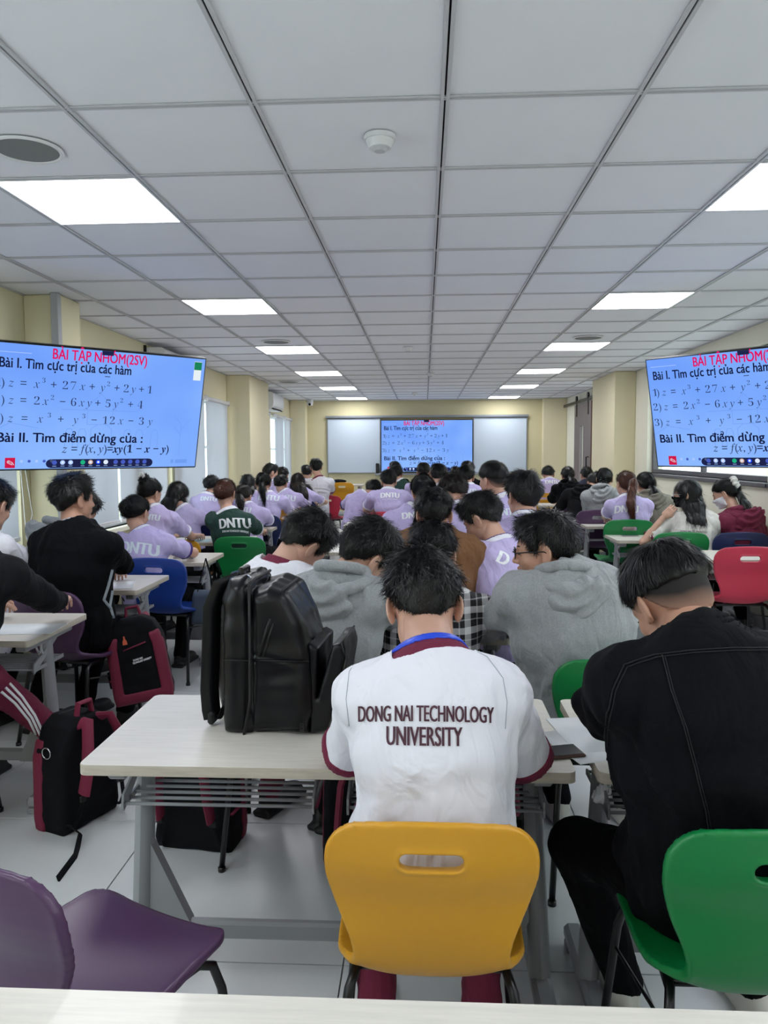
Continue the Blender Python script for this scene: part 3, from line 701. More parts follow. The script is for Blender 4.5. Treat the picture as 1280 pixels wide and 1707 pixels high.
# ================================================================== chairs
def chair_meshes():
    prof = [(.24, .405), (.235, .432), (.20, .447), (.10, .445), (0, .437), (-.10, .440), (-.155, .452), (-.195, .49), (-.212, .55), (-.222, .64), (-.25, .73), (-.256, .85)]   # y forward, z
    hw = [.17, .19, .20, .205, .205, .20, .182, .158, .165, .197, .212, .188]
    prof = np.array(prof); hw = np.array(hw); A_ = np.column_stack([prof, hw]); n_ = len(A_); fine = []
    for i in range(n_-1):
        p0, p1, p2, p3 = A_[max(i-1, 0)], A_[i], A_[i+1], A_[min(i+2, n_-1)]
        for t in (0, .25, .5, .75): fine.append(.5*(2*p1+(p2-p0)*t+(2*p0-5*p1+4*p2-p3)*t*t+(3*p1-p0-3*p2+p3)*t**3))
    fine.append(A_[-1]); fine = np.array(fine); prof = fine[:, :2]; hw = fine[:, 2]
    def f(P):
        X, Y, Z = P[:, 0], P[:, 1], P[:, 2]; u = np.clip(np.abs(X)/.21, 0, 1.2)
        back = np.clip((Z-.47)/.12, 0, 1); seat = 1-back
        Yq = Y-back*.030*u*u; Zq = Z-seat*.020*u*u*np.clip((Y+.2)/.1, 0, 1)-seat*.05*u**3*np.exp(-((Y+.17)/.06)**2)
        best = np.full(len(P), 1e9, np.float32); w = np.zeros(len(P), np.float32)
        for i in range(len(prof)-1):
            a, b = prof[i], prof[i+1]; e = b-a; t = np.clip(((Yq-a[0])*e[0]+(Zq-a[1])*e[1])/(e@e), 0, 1)
            d = np.hypot(Yq-a[0]-e[0]*t, Zq-a[1]-e[1]*t); m = d < best; best = np.where(m, d, best); w = np.where(m, hw[i]+(hw[i+1]-hw[i])*t, w)
        # rounded top corners
        zt = .822-.020*u*u; top = np.clip((Z-(zt-.055))/.055, 0, 1); w = w-.055*(1-np.sqrt(1-top**2*.999))
        fc = np.clip((Y-.17)/.075, 0, 1); w = w-.07*(1-np.sqrt(1-fc**2*.999))*seat
        th = .0085+.003*np.exp(-((np.abs(X)-w)/.012)**2)
        d = smax(smax(best-th, np.abs(X)-w, .006), (Z-zt).astype(np.float32), .006)
        slot = np.maximum(np.hypot(np.maximum(np.abs(X)-.032, 0), Z-.752)-.0165, 0)
        slotd = np.hypot(np.maximum(np.abs(X)-.046, 0), Z-.742)-.0165; slotd = np.where(Y < -.1, slotd, 1)
        rim = np.maximum(best-.0125, np.abs(slotd)-.007); d = smin(d, rim, .006)
        return smax(d, -slotd, .004)
    V, F = surf(f, (-.23, -.29, .38), (.23, .27, .84), .0048); V = smooth_mesh(V, F, 2)
    me = mesh('seat_shell', V, F, PL['red'], True)
    D = dict(shell=me)
    for s, nm in ((-1, 'l'), (1, 'r')):
        D['f'+nm] = B().tube([(s*.15, .02, .424), (s*.165, .15, .424), (s*.175, .185, .405), (s*.185, .20, .35), (s*.215, .235, .012)], .0105, 10).cyl((s*.215, .235, .008), .014, .016, 10).me('leg', M_BLK, True)
        D['b'+nm] = B().tube([(s*.15, -.0, .424), (s*.162, -.12, .424), (s*.172, -.15, .405), (s*.18, -.165, .35), (s*.205, -.225, .012)], .0105, 10).cyl((s*.205, -.225, .008), .014, .016, 10).me('leg', M_BLK, True)
    D['frame'] = B().tube([(-.16, 0, .424), (.16, 0, .424)], .009, 8).me('seat_frame', M_BLK, True)
    D['brace'] = B().tube([(-.19, .19, .30), (-.175, -.165, .36)], .004, 6).me('brace', M_BLK, True)
    D['bracer'] = B().tube([(.19, .19, .30), (.175, -.165, .36)], .004, 6).me('brace', M_BLK, True)
    return D
CM = chair_meshes()
def chair(px, py, Y, col, lab, rot=0, z0=0, X=None, s=None):
    p = at(px, py, Y); X = p[0] if X is None else X
    if s is None: s = (p[2]-z0)/.82
    s = min(max(s, .93), 1.1)
    c, sn = math.cos(rot), math.sin(rot); off = (-.25*-sn*s*-1, .25*c*s)        # origin is ahead of the back
    r = thing('plastic_chair', lab, 'chair', (X-.25*sn*s, Y+.25*c*s, z0), rot, 'shell chairs with hand slots'); r.scale = (s, s, s)
    o = obj('seat_shell', CM['shell'], r); o.material_slots[0].link = 'OBJECT'; o.material_slots[0].material = PL[col]
    for k in ('fl', 'fr', 'bl', 'br'): obj('leg', CM[k], r)
    for y_ in (-.1, .1): obj('seat_frame', CM['frame'], r, (0, y_, 0))
    obj('brace', CM['brace'], r); obj('brace', CM['bracer'], r); return r
# left block, from the near row to the front
LX = -2.17
desk(-2.2, 3.27, 'desk at the left edge, under the charcoal sleeve', True)
desk(-2.19, 4.43, 'desk under the elbow of the man in the black polo shirt', True)
desk(-2.13, 5.52, 'desk with a phone on it, right in front of the blue chair', True)
for y, l in ((6.72, 'desk beyond the dark green shirt, left block, holding pale blue sheets'), (7.88, 'desk whose right corner lies under the forearm left of the centre aisle'), (9.1, 'desk behind the girl whose back is printed in white and who leans right'), (10.25, 'left block desk just this side of the red chair'), (11.5, 'left block desk beyond the red chair, under the arm of the long haired girl')):
    desk(-2.13, y, l)
desk(-1.73, 14.35, 'desk on the platform by the front wall, holding books', z=.18)
# middle block
desk(-.2425, 2.055, 'desk with the black leather backpack on it', True)
desk(1.01, 2.055, 'desk with an open notebook in front of the black denim jacket', True)
for y, l, l2 in ((3.37, 'desk just beyond the black leather backpack', 'desk in front of the grey hooded man with glasses'), (4.72, 'desk in front of the brown jacket', 'desk right of the brown jacket, in front of the lilac shirt seen from the side'), (6.1, 'desk left of the middle block, empty corner behind the grey hood', 'desk before the man with the shaved neck, middle block'), (7.35, 'middle block desk just beyond the empty corner, before the red chair', 'desk between the shaved neck man and the lilac back ahead'), (8.3, 'desk just behind the red chair of the middle block', 'middle block desk hidden right behind the lilac backs'), (9.75, 'desk under the folded arms of the lilac pair at the centre', 'desk before the black shirts near the front'), (11.2, 'foremost desk of the middle block, left half', 'foremost desk of the middle block, right half')):
    desk(-.25, y, l)
    r_ = desk(.75 if y < 4 else .66, y, l2); r_.scale = (.58 if y < 4 else .48, 1, 1)
# right block
for y, l in ((5.72, 'desk right behind the empty red chair at the right edge'), (6.93, 'desk with the pink pencil case, right of the aisle'), (8.2, 'desk under the arm of the girl with the brown ponytail'), (9.3, 'desk with a curled white sheet, beside the purple chair'), (10.25, 'desk under the black sleeve, right block near the front'), (11.4, 'front desk of the right block by the lilac back')):
    desk(2.25, y, l)
# the near desk that the camera stands at
desk(-.08, .733, 'long desk edge right at the bottom of the picture, left part', True); desk(1.14, .733, 'desk edge at the bottom right corner of the picture', True)
# chairs
chair(719, 1370, 1.41, 'yellow', 'yellow chair under the student in the white printed shirt')
chair(1318, 1383, 1.37, 'green', 'green chair under the student in the black denim jacket')
pc = thing('plastic_chair', 'empty purple chair at the bottom left, turned sideways', 'chair', (-.69, 1.46, 0), math.radians(-24), 'shell chairs with hand slots')
o = obj('seat_shell', CM['shell'], pc); o.material_slots[0].link = 'OBJECT'; o.material_slots[0].material = PL['purple']
for k in ('fl', 'fr', 'bl', 'br'): obj('leg', CM[k], pc)
for y_ in (-.1, .1): obj('seat_frame', CM['frame'], pc, (0, y_, 0))
obj('brace', CM['brace'], pc); obj('brace', CM['bracer'], pc)
chair(455, 1085, 2.62, 'red', 'red chair whose sides show behind the black leather backpack')
chair(1038, 1098, 2.46, 'green', 'green chair behind the grey hooded man with glasses')
chair(-260, 1060, 2.55, 'yellow', 'yellow chair at the left edge, its black leg beside the maroon backpack')
chair(70, 983, 3.72, 'purple', 'purple chair under the man in the black polo shirt', rot=-.25)
chair(256, 930, 4.87, 'blue', 'bright blue chair in front of the hanging maroon and black backpack', rot=-.18)
chair(398, 894, 6.2, 'green', 'green chair under the student in the dark green shirt')
chair(292, 899, 6.3, 'yellow', 'yellow chair partly hidden behind the lilac shirt with the bun')
chair(300, 878, 7.3, 'navy', 'dark blue chair under the girl with long hair at the left wall')
chair(345, 856, 7.55, 'navy', 'dark blue chair left of the auburn bun')
chair(432, 858, 7.9, 'navy', 'dark blue chair under the lilac student with folded arms by the aisle')
chair(478, 850, 8.5, 'yellow', 'yellow chair seen in slivers beside the bent elbow left of the aisle')
chair(546, 826, 12.2, 'red', 'red chair by the centre aisle near the front', rot=-.1)
chair(570, 805, 13.55, 'yellow', 'empty yellow chair behind the desk with books on the platform', z0=.18, s=1)
chair(640, 853, 8.72, 'red', 'red chair under the lilac back in the middle block')
chair(500, 834, 10.6, 'navy', 'dark blue chair under the girl with very long hair')
chair(905, 822, 12.1, 'yellow', 'yellow chair under the lilac back at the front right')
chair(998, 849, 8.2, 'purple', 'dark purple chair under the light grey hood in the right block')
chair(962, 841, 9.0, 'purple', 'dark purple chair under the black hood, half hidden by the other purple one')
chair(1050, 866, 7.1, 'green', 'green chair under the girl with the brown ponytail')
chair(1137, 887, 6.2, 'green', 'green chair under the girl in the black face mask')
chair(1238, 887, 6.25, 'navy', 'dark blue chair under the maroon hood')
chair(1251, 911, 5.2, 'red', 'empty red chair at the right picture edge')
# ================================================================== people: shared pieces
_nt = M_FADE.node_tree; _at = _nt.nodes.new('ShaderNodeAttribute'); _at.attribute_name = 'hair_density'; _rp = _nt.nodes.new('ShaderNodeValToRGB')
_rp.color_ramp.elements[0].color = lin((176, 136, 116)); _rp.color_ramp.elements[1].color = lin((26, 22, 22)); _rp.color_ramp.elements[1].position = .9
_nt.links.new(_at.outputs['Fac'], _rp.inputs[0]); _nt.links.new(_rp.outputs[0], _nt.nodes['Principled BSDF'].inputs['Base Color'])
def head_sdf(P, f=1.0):
    x = np.abs(P[:, 0]); Q = P.copy(); Q[:, 0] = x
    d = ell(P, (0, -.010, .022), (.077, .096, .088))
    d = smin(d, ell(P, (0, .028, -.040), (.060, .062, .078)), .03)
    d = smin(d, ell(Q, (.040, .012, -.070), (.020, .035, .028)), .03)
    d = smin(d, ell(P, (0, .074, -.104), (.020, .016, .015)), .03)
    d = smin(d, ell(P, (0, .02, -.09), (.040, .05, .03)), .025)
    d = smin(d, cap(Q, (.012, .083, .014), (.040, .070, .012), .009), .015)
    d = smin(d, ell(Q, (.040, .060, -.034), (.020, .018, .018)), .02)
    d = smax(d, -ell(Q, (.031, .098, -.005), (.017, .016, .011)), .012)
    d = smin(d, ell(Q, (.031, .073, -.005), (.013, .013, .012)), .003)
    d = smin(d, cap(P, (0, .086, .002), (0, .104, -.034), .006, .010), .010)
    d = smin(d, ell(Q, (.011, .093, -.039), (.0075, .010, .007)), .005)
    d = smin(d, cap(Q, (0, .094, -.060), (.016, .086, -.062), .0055, .003), .004)
    d = smin(d, cap(Q, (0, .092, -.071), (.014, .086, -.070), .0065, .003), .004)
    a = math.radians(24); Re = np.array([[math.cos(a), math.sin(a), 0], [-math.sin(a), math.cos(a), 0], [0, 0, 1]])
    e = ell(Q, (.084, -.008, -.012), (.0065, .019, .033), Re.T); e = smin(e, ell(Q, (.079, .000, -.036), (.006, .010, .012)), .008)
    e = smax(e, -ell(Q, (.0905, -.002, -.010), (.006, .011, .020), Re.T), .004)
    d = smin(d, e, .007)
    return d
HEADM = {}
for q, h in (('n', .0045), ('f', .008)): HEADM[q] = surf(head_sdf, (-.1, -.12, -.13), (.1, .13, .12), h)
def finger_chain(b, dirs, ls, r0): 
    pts = [np.array(b, float)]
    for d, l in zip(dirs, ls): pts.append(pts[-1]+nrm(d)*l)
    return pts
def hand_mesh(curl, h):
    segs = []
    for x, ln in ((-.028, .070), (-.0095, .078), (.0095, .073), (.028, .057)):
        dirs = [(x*1.2, math.cos(curl*k), -math.sin(curl*k)) for k in (.5, 1.5, 2.3)]
        p = finger_chain((x, .088, 0), dirs, (ln*.45, ln*.32, ln*.27), .008)
        segs += [(p[i], p[i+1], .0088-.001*i, .0088-.001*(i+1)) for i in range(3)]
    p = finger_chain((-.026, .028, -.006), [(-.9, .9, -.3), (-.35, 1, -.5*curl-.1), (.1, 1, -.8*curl)], (.035, .03, .026), .01)
    segs += [(p[i], p[i+1], .0115-.001*i, .0105-.001*i) for i in range(3)]
    def f(P):
        d = rbox(P, (0, .05, 0), (.039, .046, .0135), .013); d = smin(d, cap(P, (0, -.03, 0), (0, .03, 0), .025, .022), .02)
        for a, b, r1, r2 in segs: d = smin(d, cap(P, a, b, r1, r2), .004)
        return d
    return surf(f, (-.09, -.06, -.11), (.06, .19, .03), h)
HANDM = {(c, q): hand_mesh(c, h) for c in (.25, .75) for q, h in (('n', .0035), ('f', .006))}
def shoe_sdf(P):
    d = smin(ell(P, (0, .06, .035), (.045, .10, .038)), ell(P, (0, -.06, .045), (.036, .06, .05)), .05)
    d = smin(d, cap(P, (0, -.06, .05), (0, -.065, .095), .038), .03); d = smin(d, rbox(P, (0, .015, .012), (.044, .145, .014), .012), .015)
    return smax(d, -(P[:, 2]), .004)
_sv, _sf = surf(shoe_sdf, (-.07, -.15, -.01), (.07, .19, .15), .008)
SHOE = {k: mesh('shoe', _sv, _sf, mat('shoe_'+k, c, .5), True) for k, c in dict(white=(205, 203, 196), black=(18, 18, 20)).items()}
def strands(V, N, flow, n, L, lift, w, seed, mask=None, rag=.25, droop=0, zf=None):
    r = np.random.default_rng(seed); idx = np.arange(len(V))
    if mask is not None: idx = idx[mask(V)]
    i = r.choice(idx, n); p = V[i]+r.normal(size=(n, 3))*.002; nn = N[i]; d = flow(p)+r.normal(size=(n, 3))*rag
    d -= nn*(d*nn).sum(1)[:, None]; d /= np.linalg.norm(d, axis=1, keepdims=True)+1e-9
    s = np.cross(d, nn); s /= np.linalg.norm(s, axis=1, keepdims=True)+1e-9
    l = (L*r.uniform(.6, 1.3, n)*(1 if zf is None else np.clip((p[:, 2]-zf[0])/(zf[1]-zf[0]), .18, 1)))[:, None]; lf = lift*r.uniform(-.2, 1.2, n)[:, None]; ww = w*r.uniform(.6, 1.3, n)[:, None]; VS = []
    for k, (a, wd) in enumerate(((0, .8), (.4, 1), (.75, .7), (1, .08))):
        q = p+d*l*a+nn*(lf*l*a-.35*l*l*a*a/.09*.5)-nn*.001; q[:, 2] -= droop*a*a*l[:, 0]
        VS += [q-s*ww*wd, q+s*ww*wd]
    VV = np.stack(VS, 1).reshape(-1, 3); b = np.arange(n)[:, None]*8
    F = np.concatenate([b+np.array([2*k, 2*k+1, 2*k+3, 2*k+2]) for k in range(3)], 0)
    return VV.astype(np.float32), F
def hline(y, kind):
    ys = {'short': [(-.2, -.075), (-.085, -.070), (-.03, -.015), (-.012, .022), (.012, .03), (.022, -.012), (.045, .0), (.06, .045), (.12, .058)],
          'fade': [(-.2, .004), (-.085, .002), (-.03, .010), (.03, .016), (.05, .02), (.07, .04), (.12, .05)],
          'up': [(-.2, -.085), (-.085, -.078), (-.03, -.03), (-.012, .01), (.012, .02), (.03, .02), (.06, .045), (.12, .06)],
          'long': [(-.2, -.2), (-.03, -.2), (-.01, -.12), (.035, -.08), (.05, .0), (.065, .04), (.12, .05)],
          'cap': [(-.2, .0), (.12, .03)]}[kind]
    return np.interp(y, [a for a, b in ys], [b for a, b in ys])
def scalp(P):
    return smin(ell(P, (0, -.010, .022), (.077, .097, .088)), ell(P, (0, -.008, -.035), (.066, .080, .06)), .03)
def hair_sdf(kind, seed=0):
    def f(P):
        x = P[:, 0]; y = P[:, 1]; z = P[:, 2]
        if kind == 'short':
            hh = z-hline(y, 'short')+wob(P, 70, seed+9, .006); t = np.clip(hh/.085, 0, 1); t = t*t*(3-2*t)
            th = .0015+.019*t+.008*np.clip((z-.06)/.05, 0, 1)+.006*np.clip((y-.03)/.05, 0, 1)*np.clip((z-.03)/.04, 0, 1)
            d = scalp(P)-th; d = d+t*(wob(P, 48, seed, .0055, (1.5, 1, .5))+wob(P, 20, seed+3, .004))
            return smax(d, (-hh*.8).astype(np.float32), .004)
        if kind == 'fade':
            hh = z-hline(y, 'fade')+wob(P, 80, seed+9, .003); t = np.clip(hh/.03, 0, 1)
            d = scalp(P)-(.006+.010*t+.006*np.clip((z-.06)/.05, 0, 1)); d = d+wob(P, 60, seed, .003, (1.6, 1, .4))
            return smax(d, (-hh*.8).astype(np.float32), .005)
        if kind == 'up':
            d = ell(P, (0, -.014, .024), (.0835, .104, .094)); d = smin(d, ell(P, (0, -.03, -.02), (.074, .086, .07)), .03)
        elif kind == 'long':
            d = ell(P, (0, -.014, .024), (.088, .108, .098)); d = smin(d, ell(P, (0, -.035, -.05), (.088, .075, .09)), .04)
        d = d+wob(P, 55, seed, .0032, (1.4, 1, .35))+wob(P, 22, seed+3, .003)
        return smax(d, ((hline(y, kind)-z)*.8).astype(np.float32), .008)
    return f
def crown(k=1.0):
    w = np.array([.01, -.055, .115])
    def fl(p):
        d = p-w; d = d*np.array([1, 1, 1.0]); d[:, 2] -= .02; return nrm_rows(d)
    return fl
def nrm_rows(a): return a/(np.linalg.norm(a, axis=1, keepdims=True)+1e-9)
def backflow(t):
    t = np.array(t)
    return lambda p: nrm_rows(t-p)
_hc = {}
def hair_local(kind, q, seed, style=None):
    key = (kind, q, seed, style)
    if key in _hc: return _hc[key]
    V, F = surf(hair_sdf(kind, seed), (-.12, -.15, -.2), (.12, .13, .16), .0055 if q == 'n' else .008)
    N = vnorm(V, F); parts = [(V, F)]
    n = 9000 if q == 'n' else 1100; w = .00085 if q == 'n' else .0019
    if kind in ('short', 'fade'): parts.append(strands(V, N, crown(), n, .040 if kind == 'short' else .034, .42 if kind == 'short' else .14, w, seed, mask=lambda v: v[:, 2] > (-.065 if kind == 'short' else .02), rag=.42 if kind == 'short' else .16, zf=(-.055, .07) if kind == 'short' else (0, .05)))
    elif kind == 'up': parts.append(strands(V, N, backflow((0, -.13, .0 if style is None else style)), n, .05, .12, w, seed, rag=.12))
    else: parts.append(strands(V, N, lambda p: nrm_rows(np.stack([p[:, 0]*1.5, -.3*np.ones(len(p)), -1.2*np.ones(len(p))+6*np.maximum(p[:, 2]-.05, 0)], 1)), n, .06, .08, w, seed, rag=.1))
    _hc[key] = join(parts); return _hc[key]
def tress(pts, rads, q, seed, flat=.55, side=(1, 0, 0)):
    """a lock or sheet of hair along points in the room"""
    pts = [np.array(p, float) for p in pts]; side = nrm(side)
    def f(P):
        d = None
        for i in range(len(pts)-1):
            e = seg_ell(P, pts[i], pts[i+1], (rads[i], rads[i]*flat), (rads[i+1], rads[i+1]*flat), side); d = e if d is None else smin(d, e, .02)
        return d+wob(P, 60, seed, .004, (1.5, 1.5, .2))
    m = max(rads)+.01; A = np.array(pts); V, F = surf(f, A.min(0)-m, A.max(0)+m, .007 if q == 'n' else .009)
    N = vnorm(V, F); T = nrm(pts[-1]-pts[0])
    return [(V, F), strands(V, N, lambda p: np.tile(T, (len(p), 1)), 1800 if q == 'n' else 500, .09, .04, .001 if q == 'n' else .0018, seed, rag=.12)]
def seg_ell(P, a, b, ra, rb, R):
    a = np.asarray(a, np.float32); ab = np.asarray(b, np.float32)-a; L = float(np.linalg.norm(ab)); U = ab/max(L, 1e-6)
    R = np.asarray(R, float); R = nrm(R-U*(R@U)); Fv = np.cross(U, R)
    p = P-a; s = p@U; t = np.clip(s/L, 0, 1); e = s-t*L; x = p@R.astype(np.float32); y = p@Fv.astype(np.float32)
    rx = ra[0]+(rb[0]-ra[0])*t; ry = ra[1]+(rb[1]-ra[1])*t; rm = np.minimum(rx, ry)
    k = np.sqrt((x/rx)**2+(y/ry)**2+(e/rm)**2); k2 = np.sqrt((x/rx**2)**2+(y/ry**2)**2+(e/rm**2)**2)+1e-6
    return k*(k-1)/k2
def crease(P, seed, amp):
    n = wob(P, 9, seed+40, 1.0, (1.2, 1.2, .5)); m = wob(P, 5, seed+41, 1.0)
    return amp*np.exp(-(n/.16)**2)*np.clip(m+.4, 0, 1)
def ik(s, w, l1, l2, hint):
    v = w-s; d = np.linalg.norm(v)
    if d > (l1+l2)*.985: w = s+v/d*(l1+l2)*.985; v = w-s; d = np.linalg.norm(v)
    a = (l1*l1-l2*l2+d*d)/(2*d); h = math.sqrt(max(l1*l1-a*a, 1e-6)); u = v/d; hh = nrm(hint-u*(hint@u)); return s+u*a+hh*h, w
def split_letters(V, F, m, parent):
    par = list(range(len(V)))
    def find(a):
        while par[a] != a: par[a] = par[par[a]]; a = par[a]
        return a
    for f in F:
        a = find(f[0])
        for b in f[1:]: par[find(b)] = a
    gr = {}
    for f in F: gr.setdefault(find(f[0]), []).append(f)
    for k, fs in gr.items():
        ids = sorted({i for f in fs for i in f}); mp = {i: n for n, i in enumerate(ids)}
        obj('letter', mesh('letter', V[ids], [tuple(mp[i] for i in f) for f in fs], m), parent)
class Rec: pass
PEOPLE = []
def person(label, head, c7, byaw=0, hy=0, hp=25, hr=0, q='f', sex='m', top='lilac', sleeve='short', cuff='white', collar='white', hair='short', hairc=None, seed=0, hands=None, pelvis=None, hood=None,
           text=None, pants='trouser', shoes='black', sk=0, lw=1.0, legs=True, knees=None, lean=.0, cuff2=None, sw=None, lanyard=None, hem=None, slen=.62, elb=None, extra=None, glasses=False, feet=None, girth=1.0, loose=0.012, curl=.75, scale=1.0, group=None, hat=None, pz=.545, flare=0, ear=None, neckcut=.022, ntilt=.12):
    by = math.radians(byaw); Fw = np.array([-math.sin(by), math.cos(by), 0]); Rt = np.array([math.cos(by), math.sin(by), 0]); Up = np.array([0, 0, 1.])
    C = at(*c7); Hd = at(*head); ms = M_SKIN if sk == 0 else M_SKIN2
    if pelvis is None: pel = C-Fw*(.13+lean); pel = np.array([pel[0], pel[1], pz])
    else: pel = np.array([pelvis[0], pelvis[1], pelvis[2] if len(pelvis) > 2 else pz])
    root = thing('person', label, 'person', (pel[0], pel[1], 0), 0, group); O = np.array([pel[0], pel[1], 0])
    sw = sw or (.168 if sex == 'm' else .146)
    mid = (pel+C)/2-Fw*.045; sp = [(1-t)**2*pel+2*t*(1-t)*mid+t*t*C for t in (0, .2, .42, .64, .84, 1)]
    g = girth*(1 if sex == 'm' else .9)
    prof = [(.165, .122), (.163, .12), (.15, .112), (.163, .116), (.15, .10), (.07, .058)]; prof = [(a*g, b*g) for a, b in prof]; prof[-1] = (.07, .058); prof[0] = (prof[0][0]+flare, prof[0][1]+flare*.4); prof[1] = (prof[1][0]+flare*.6, prof[1][1]+flare*.2)
    U2 = nrm(sp[5]-sp[4]); Nb = C+U2*.0
    SJ = {}; EL = {}; WR = {}
    for k, s in (('l', -1), ('r', 1)):
        SJ[k] = C-U2*.078+Rt*s*sw+Fw*.015
        if hands and hands.get(k) is not None: w = np.array(hands[k], float)
        else: w = pel+Rt*s*.11+Fw*.47; w[2] = .80
        hint = Rt*s*.75-Up*.8-Fw*.1
        if elb and k in elb: hint = np.array(elb[k], float)
        for dz in ((0, .2, .4, .6) if (hands is None or not hands.get('low')) else (0,)):
            EL[k], w2 = ik(SJ[k], w, .285*scale, .25*scale, hint+Up*dz)
            if EL[k][2] > .80: break
        WR[k] = w2
    # head frame
    hyr, hpr, hrr = [math.radians(v) for v in (byaw+hy, hp, hr)]
    F0 = np.array([-math.sin(hyr), math.cos(hyr), 0]); R0 = np.array([math.cos(hyr), math.sin(hyr), 0])
    F1 = F0*math.cos(hpr)-Up*math.sin(hpr); U1 = Up*math.cos(hpr)+F0*math.sin(hpr)
    R1 = R0*math.cos(hrr)-U1*math.sin(hrr); U1 = U1*math.cos(hrr)+R0*math.sin(hrr)
    MH = np.stack([R1, F1, U1], 1); hsc = 1.0 if sex == 'm' else .96
    hb = Hd+MH@np.array([0, -.015, -.06])*hsc; nb = C-U2*.03
    rn = .055 if sex == 'm' else .047
    def arm(P, k, e=0, a=0, b=1):
        d = cap(P, SJ[k], EL[k], (.048 if sex == 'm' else .042)+e, (.040 if sex == 'm' else .034)+e)
        return smin(d, cap(P, EL[k], WR[k], (.040 if sex == 'm' else .034)+e, (.026 if sex == 'm' else .023)+e), .01)
    def torso(P, e):
        d = None
        for i in range(5):
            t = seg_ell(P, sp[i], sp[i+1], (prof[i][0]+e, prof[i][1]+e), (prof[i+1][0]+e, prof[i+1][1]+e), Rt); d = t if d is None else smin(d, t, .03)
        for k in 'lr': d = smin(d, cap(P, C-U2*.038-Fw*.005, SJ[k], .050+e, .050+e), .05)
        return d
    def skin(P):
        d = torso(P, -.008)
        for k in 'lr': d = smin(d, arm(P, k), .02)
        d = smin(d, cap(P, nb, hb, rn+.006, rn), .03)
        return d
    allp = np.array(sp+list(SJ.values())+list(EL.values())+list(WR.values())+[hb]); lo = allp.min(0)-.2; hi = allp.max(0)+.2
    V, F = surf(skin, lo, hi, .010 if q == 'n' else .015)
    parts = [(V, F)]; hv, hf = HEADM[q]; parts.append(((hv*hsc)@MH.T.astype(np.float32)+Hd.astype(np.float32), hf))
    for k, s in (('l', -1), ('r', 1)):
        v, f = HANDM[(curl, q)]; d = nrm(WR[k]-EL[k]); d2 = nrm(d*np.array([1, 1, .3]))
        if hands and hands.get(k+'d') is not None: d2 = nrm(hands[k+'d'])
        z = nrm(Up-d2*(Up@d2)) if abs(d2[2]) < .9 else nrm(-Fw-d2*(-Fw@d2))
        if hands and hands.get(k+'n') is not None: z = nrm(np.array(hands[k+'n'], float)); z = nrm(z-d2*(z@d2))
        x = np.cross(d2, z); m = np.stack([x, d2, z], 1); vv = v.copy()
        ff = f
        if s < 0: vv[:, 0] *= -1; ff = f[:, ::-1]
        parts.append(((vv*(1 if sex == 'm' else .9))@m.T.astype(np.float32)+(WR[k]+d2*.02).astype(np.float32), ff))
    V, F = join(parts); obj('body', mesh('body', V-O, F, ms, True), root)
    # face details
    fo = thing('eyes', None, None, (0, 0, 0)) if False else None
    b = B()
    for s in (-1, 1):
        pts = [Hd+MH@(np.array([s*(.018+.008*i), .089-.0022*i*i*.6, .017+(.003 if i in (1, 2) else 0)])*hsc)-O for i in range(4)]
        b.tube(pts, [.0022, .003, .0028, .0012], 5, 0); b.tube([Hd+MH@(np.array([s*x, y, z])*hsc)-O for x, y, z in ((.020, .0865, -.006), (.031, .0885, -.009), (.042, .083, -.006))], .0018, 5, 0)
    if q == 'n' or abs(hy) > 30: obj('eyebrows_and_lashes', b.me('eyebrows_and_lashes', M_HAIR, True), root)
    # ---- hair
    hm = {None: M_HAIR, 'brown': M_HAIRB, 'auburn': M_HAIRA}[hairc]; hp_ = []
    to = lambda v: ((v*hsc)@MH.T.astype(np.float32)+Hd.astype(np.float32))
    W_ = lambda x, y, z: Hd+MH@(np.array([x, y, z])*hsc)
    base = {'short': 'short', 'fade': 'fade', 'bun': 'up', 'highbun': 'up', 'pony': 'up', 'long': 'long', 'longs': 'long', 'tied': 'up', 'cap': 'short'}[hair]
    v, f = hair_local(base, q, seed % 3, .06 if hair == 'highbun' else (-.02 if hair in ('pony',) else None)); hp_.append((to(v), f))
    def blob(c, r, sd):
        c = np.array(c); fn = lambda P: ell(P, c, r, MH)+wob(P, 60, sd, .004)+wob(P, 130, sd+1, .0015)
        v, f = surf(fn, c-max(r)-.02, c+max(r)+.02, .006); n = vnorm(v, f); ax = MH[:, 1]
        return [(v, f), strands(v, n, lambda p: np.cross(p-c, ax), 500 if q != 'n' else 1500, .03, .12, .0015, sd, rag=.25)]
    if hair == 'bun': hp_ += blob(W_(0, -.130, -.008), (.044, .036, .042), seed+5)
    if hair == 'highbun': hp_ += blob(W_(0, -.105, .085), (.038, .036, .04), seed+5)
    if hair == 'pony':
        a = W_(0, -.115, .02); hp_ += blob(a, (.022, .025, .022), seed); bk = C-Fw*(.135); hp_ += tress([a, a-F1*.03+Up*.0, (a+bk)/2-Fw*.03, bk-Up*.03, bk-Up*.20-Fw*.005+Rt*.03], [.022, .03, .036, .038, .012], q, seed, .6, Rt)
    if hair == 'tied':
        a = W_(0, -.105, -.035); bk = C-Fw*.12; hp_ += tress([a, (a+bk)/2-Fw*.02, bk-Up*.06], [.03, .034, .014], q, seed, .6, Rt)
    if hair in ('long', 'longs'):
        L = extra.get('L', .3) if extra else .3; sd = (extra or {}).get('side', 0)
        a = W_(0, -.05, -.03); bk = C-Fw*.115+Rt*sd; hp_ += tress([a, (a*.45+bk*.55)-Fw*.02, bk-Up*.05, bk-Up*L], [.078, .085, .08, .045], q, seed, .45, Rt)
        for s in (-1, 1):
            a2 = W_(s*.062, .01, -.03); e = a2*.4+C*.6+Rt*s*.07+Fw*.03+Rt*sd; hp_ += tress([a2, (a2+e)/2, e-Up*.05], [.03, .032, .014], q, seed+s, .6, Fw)
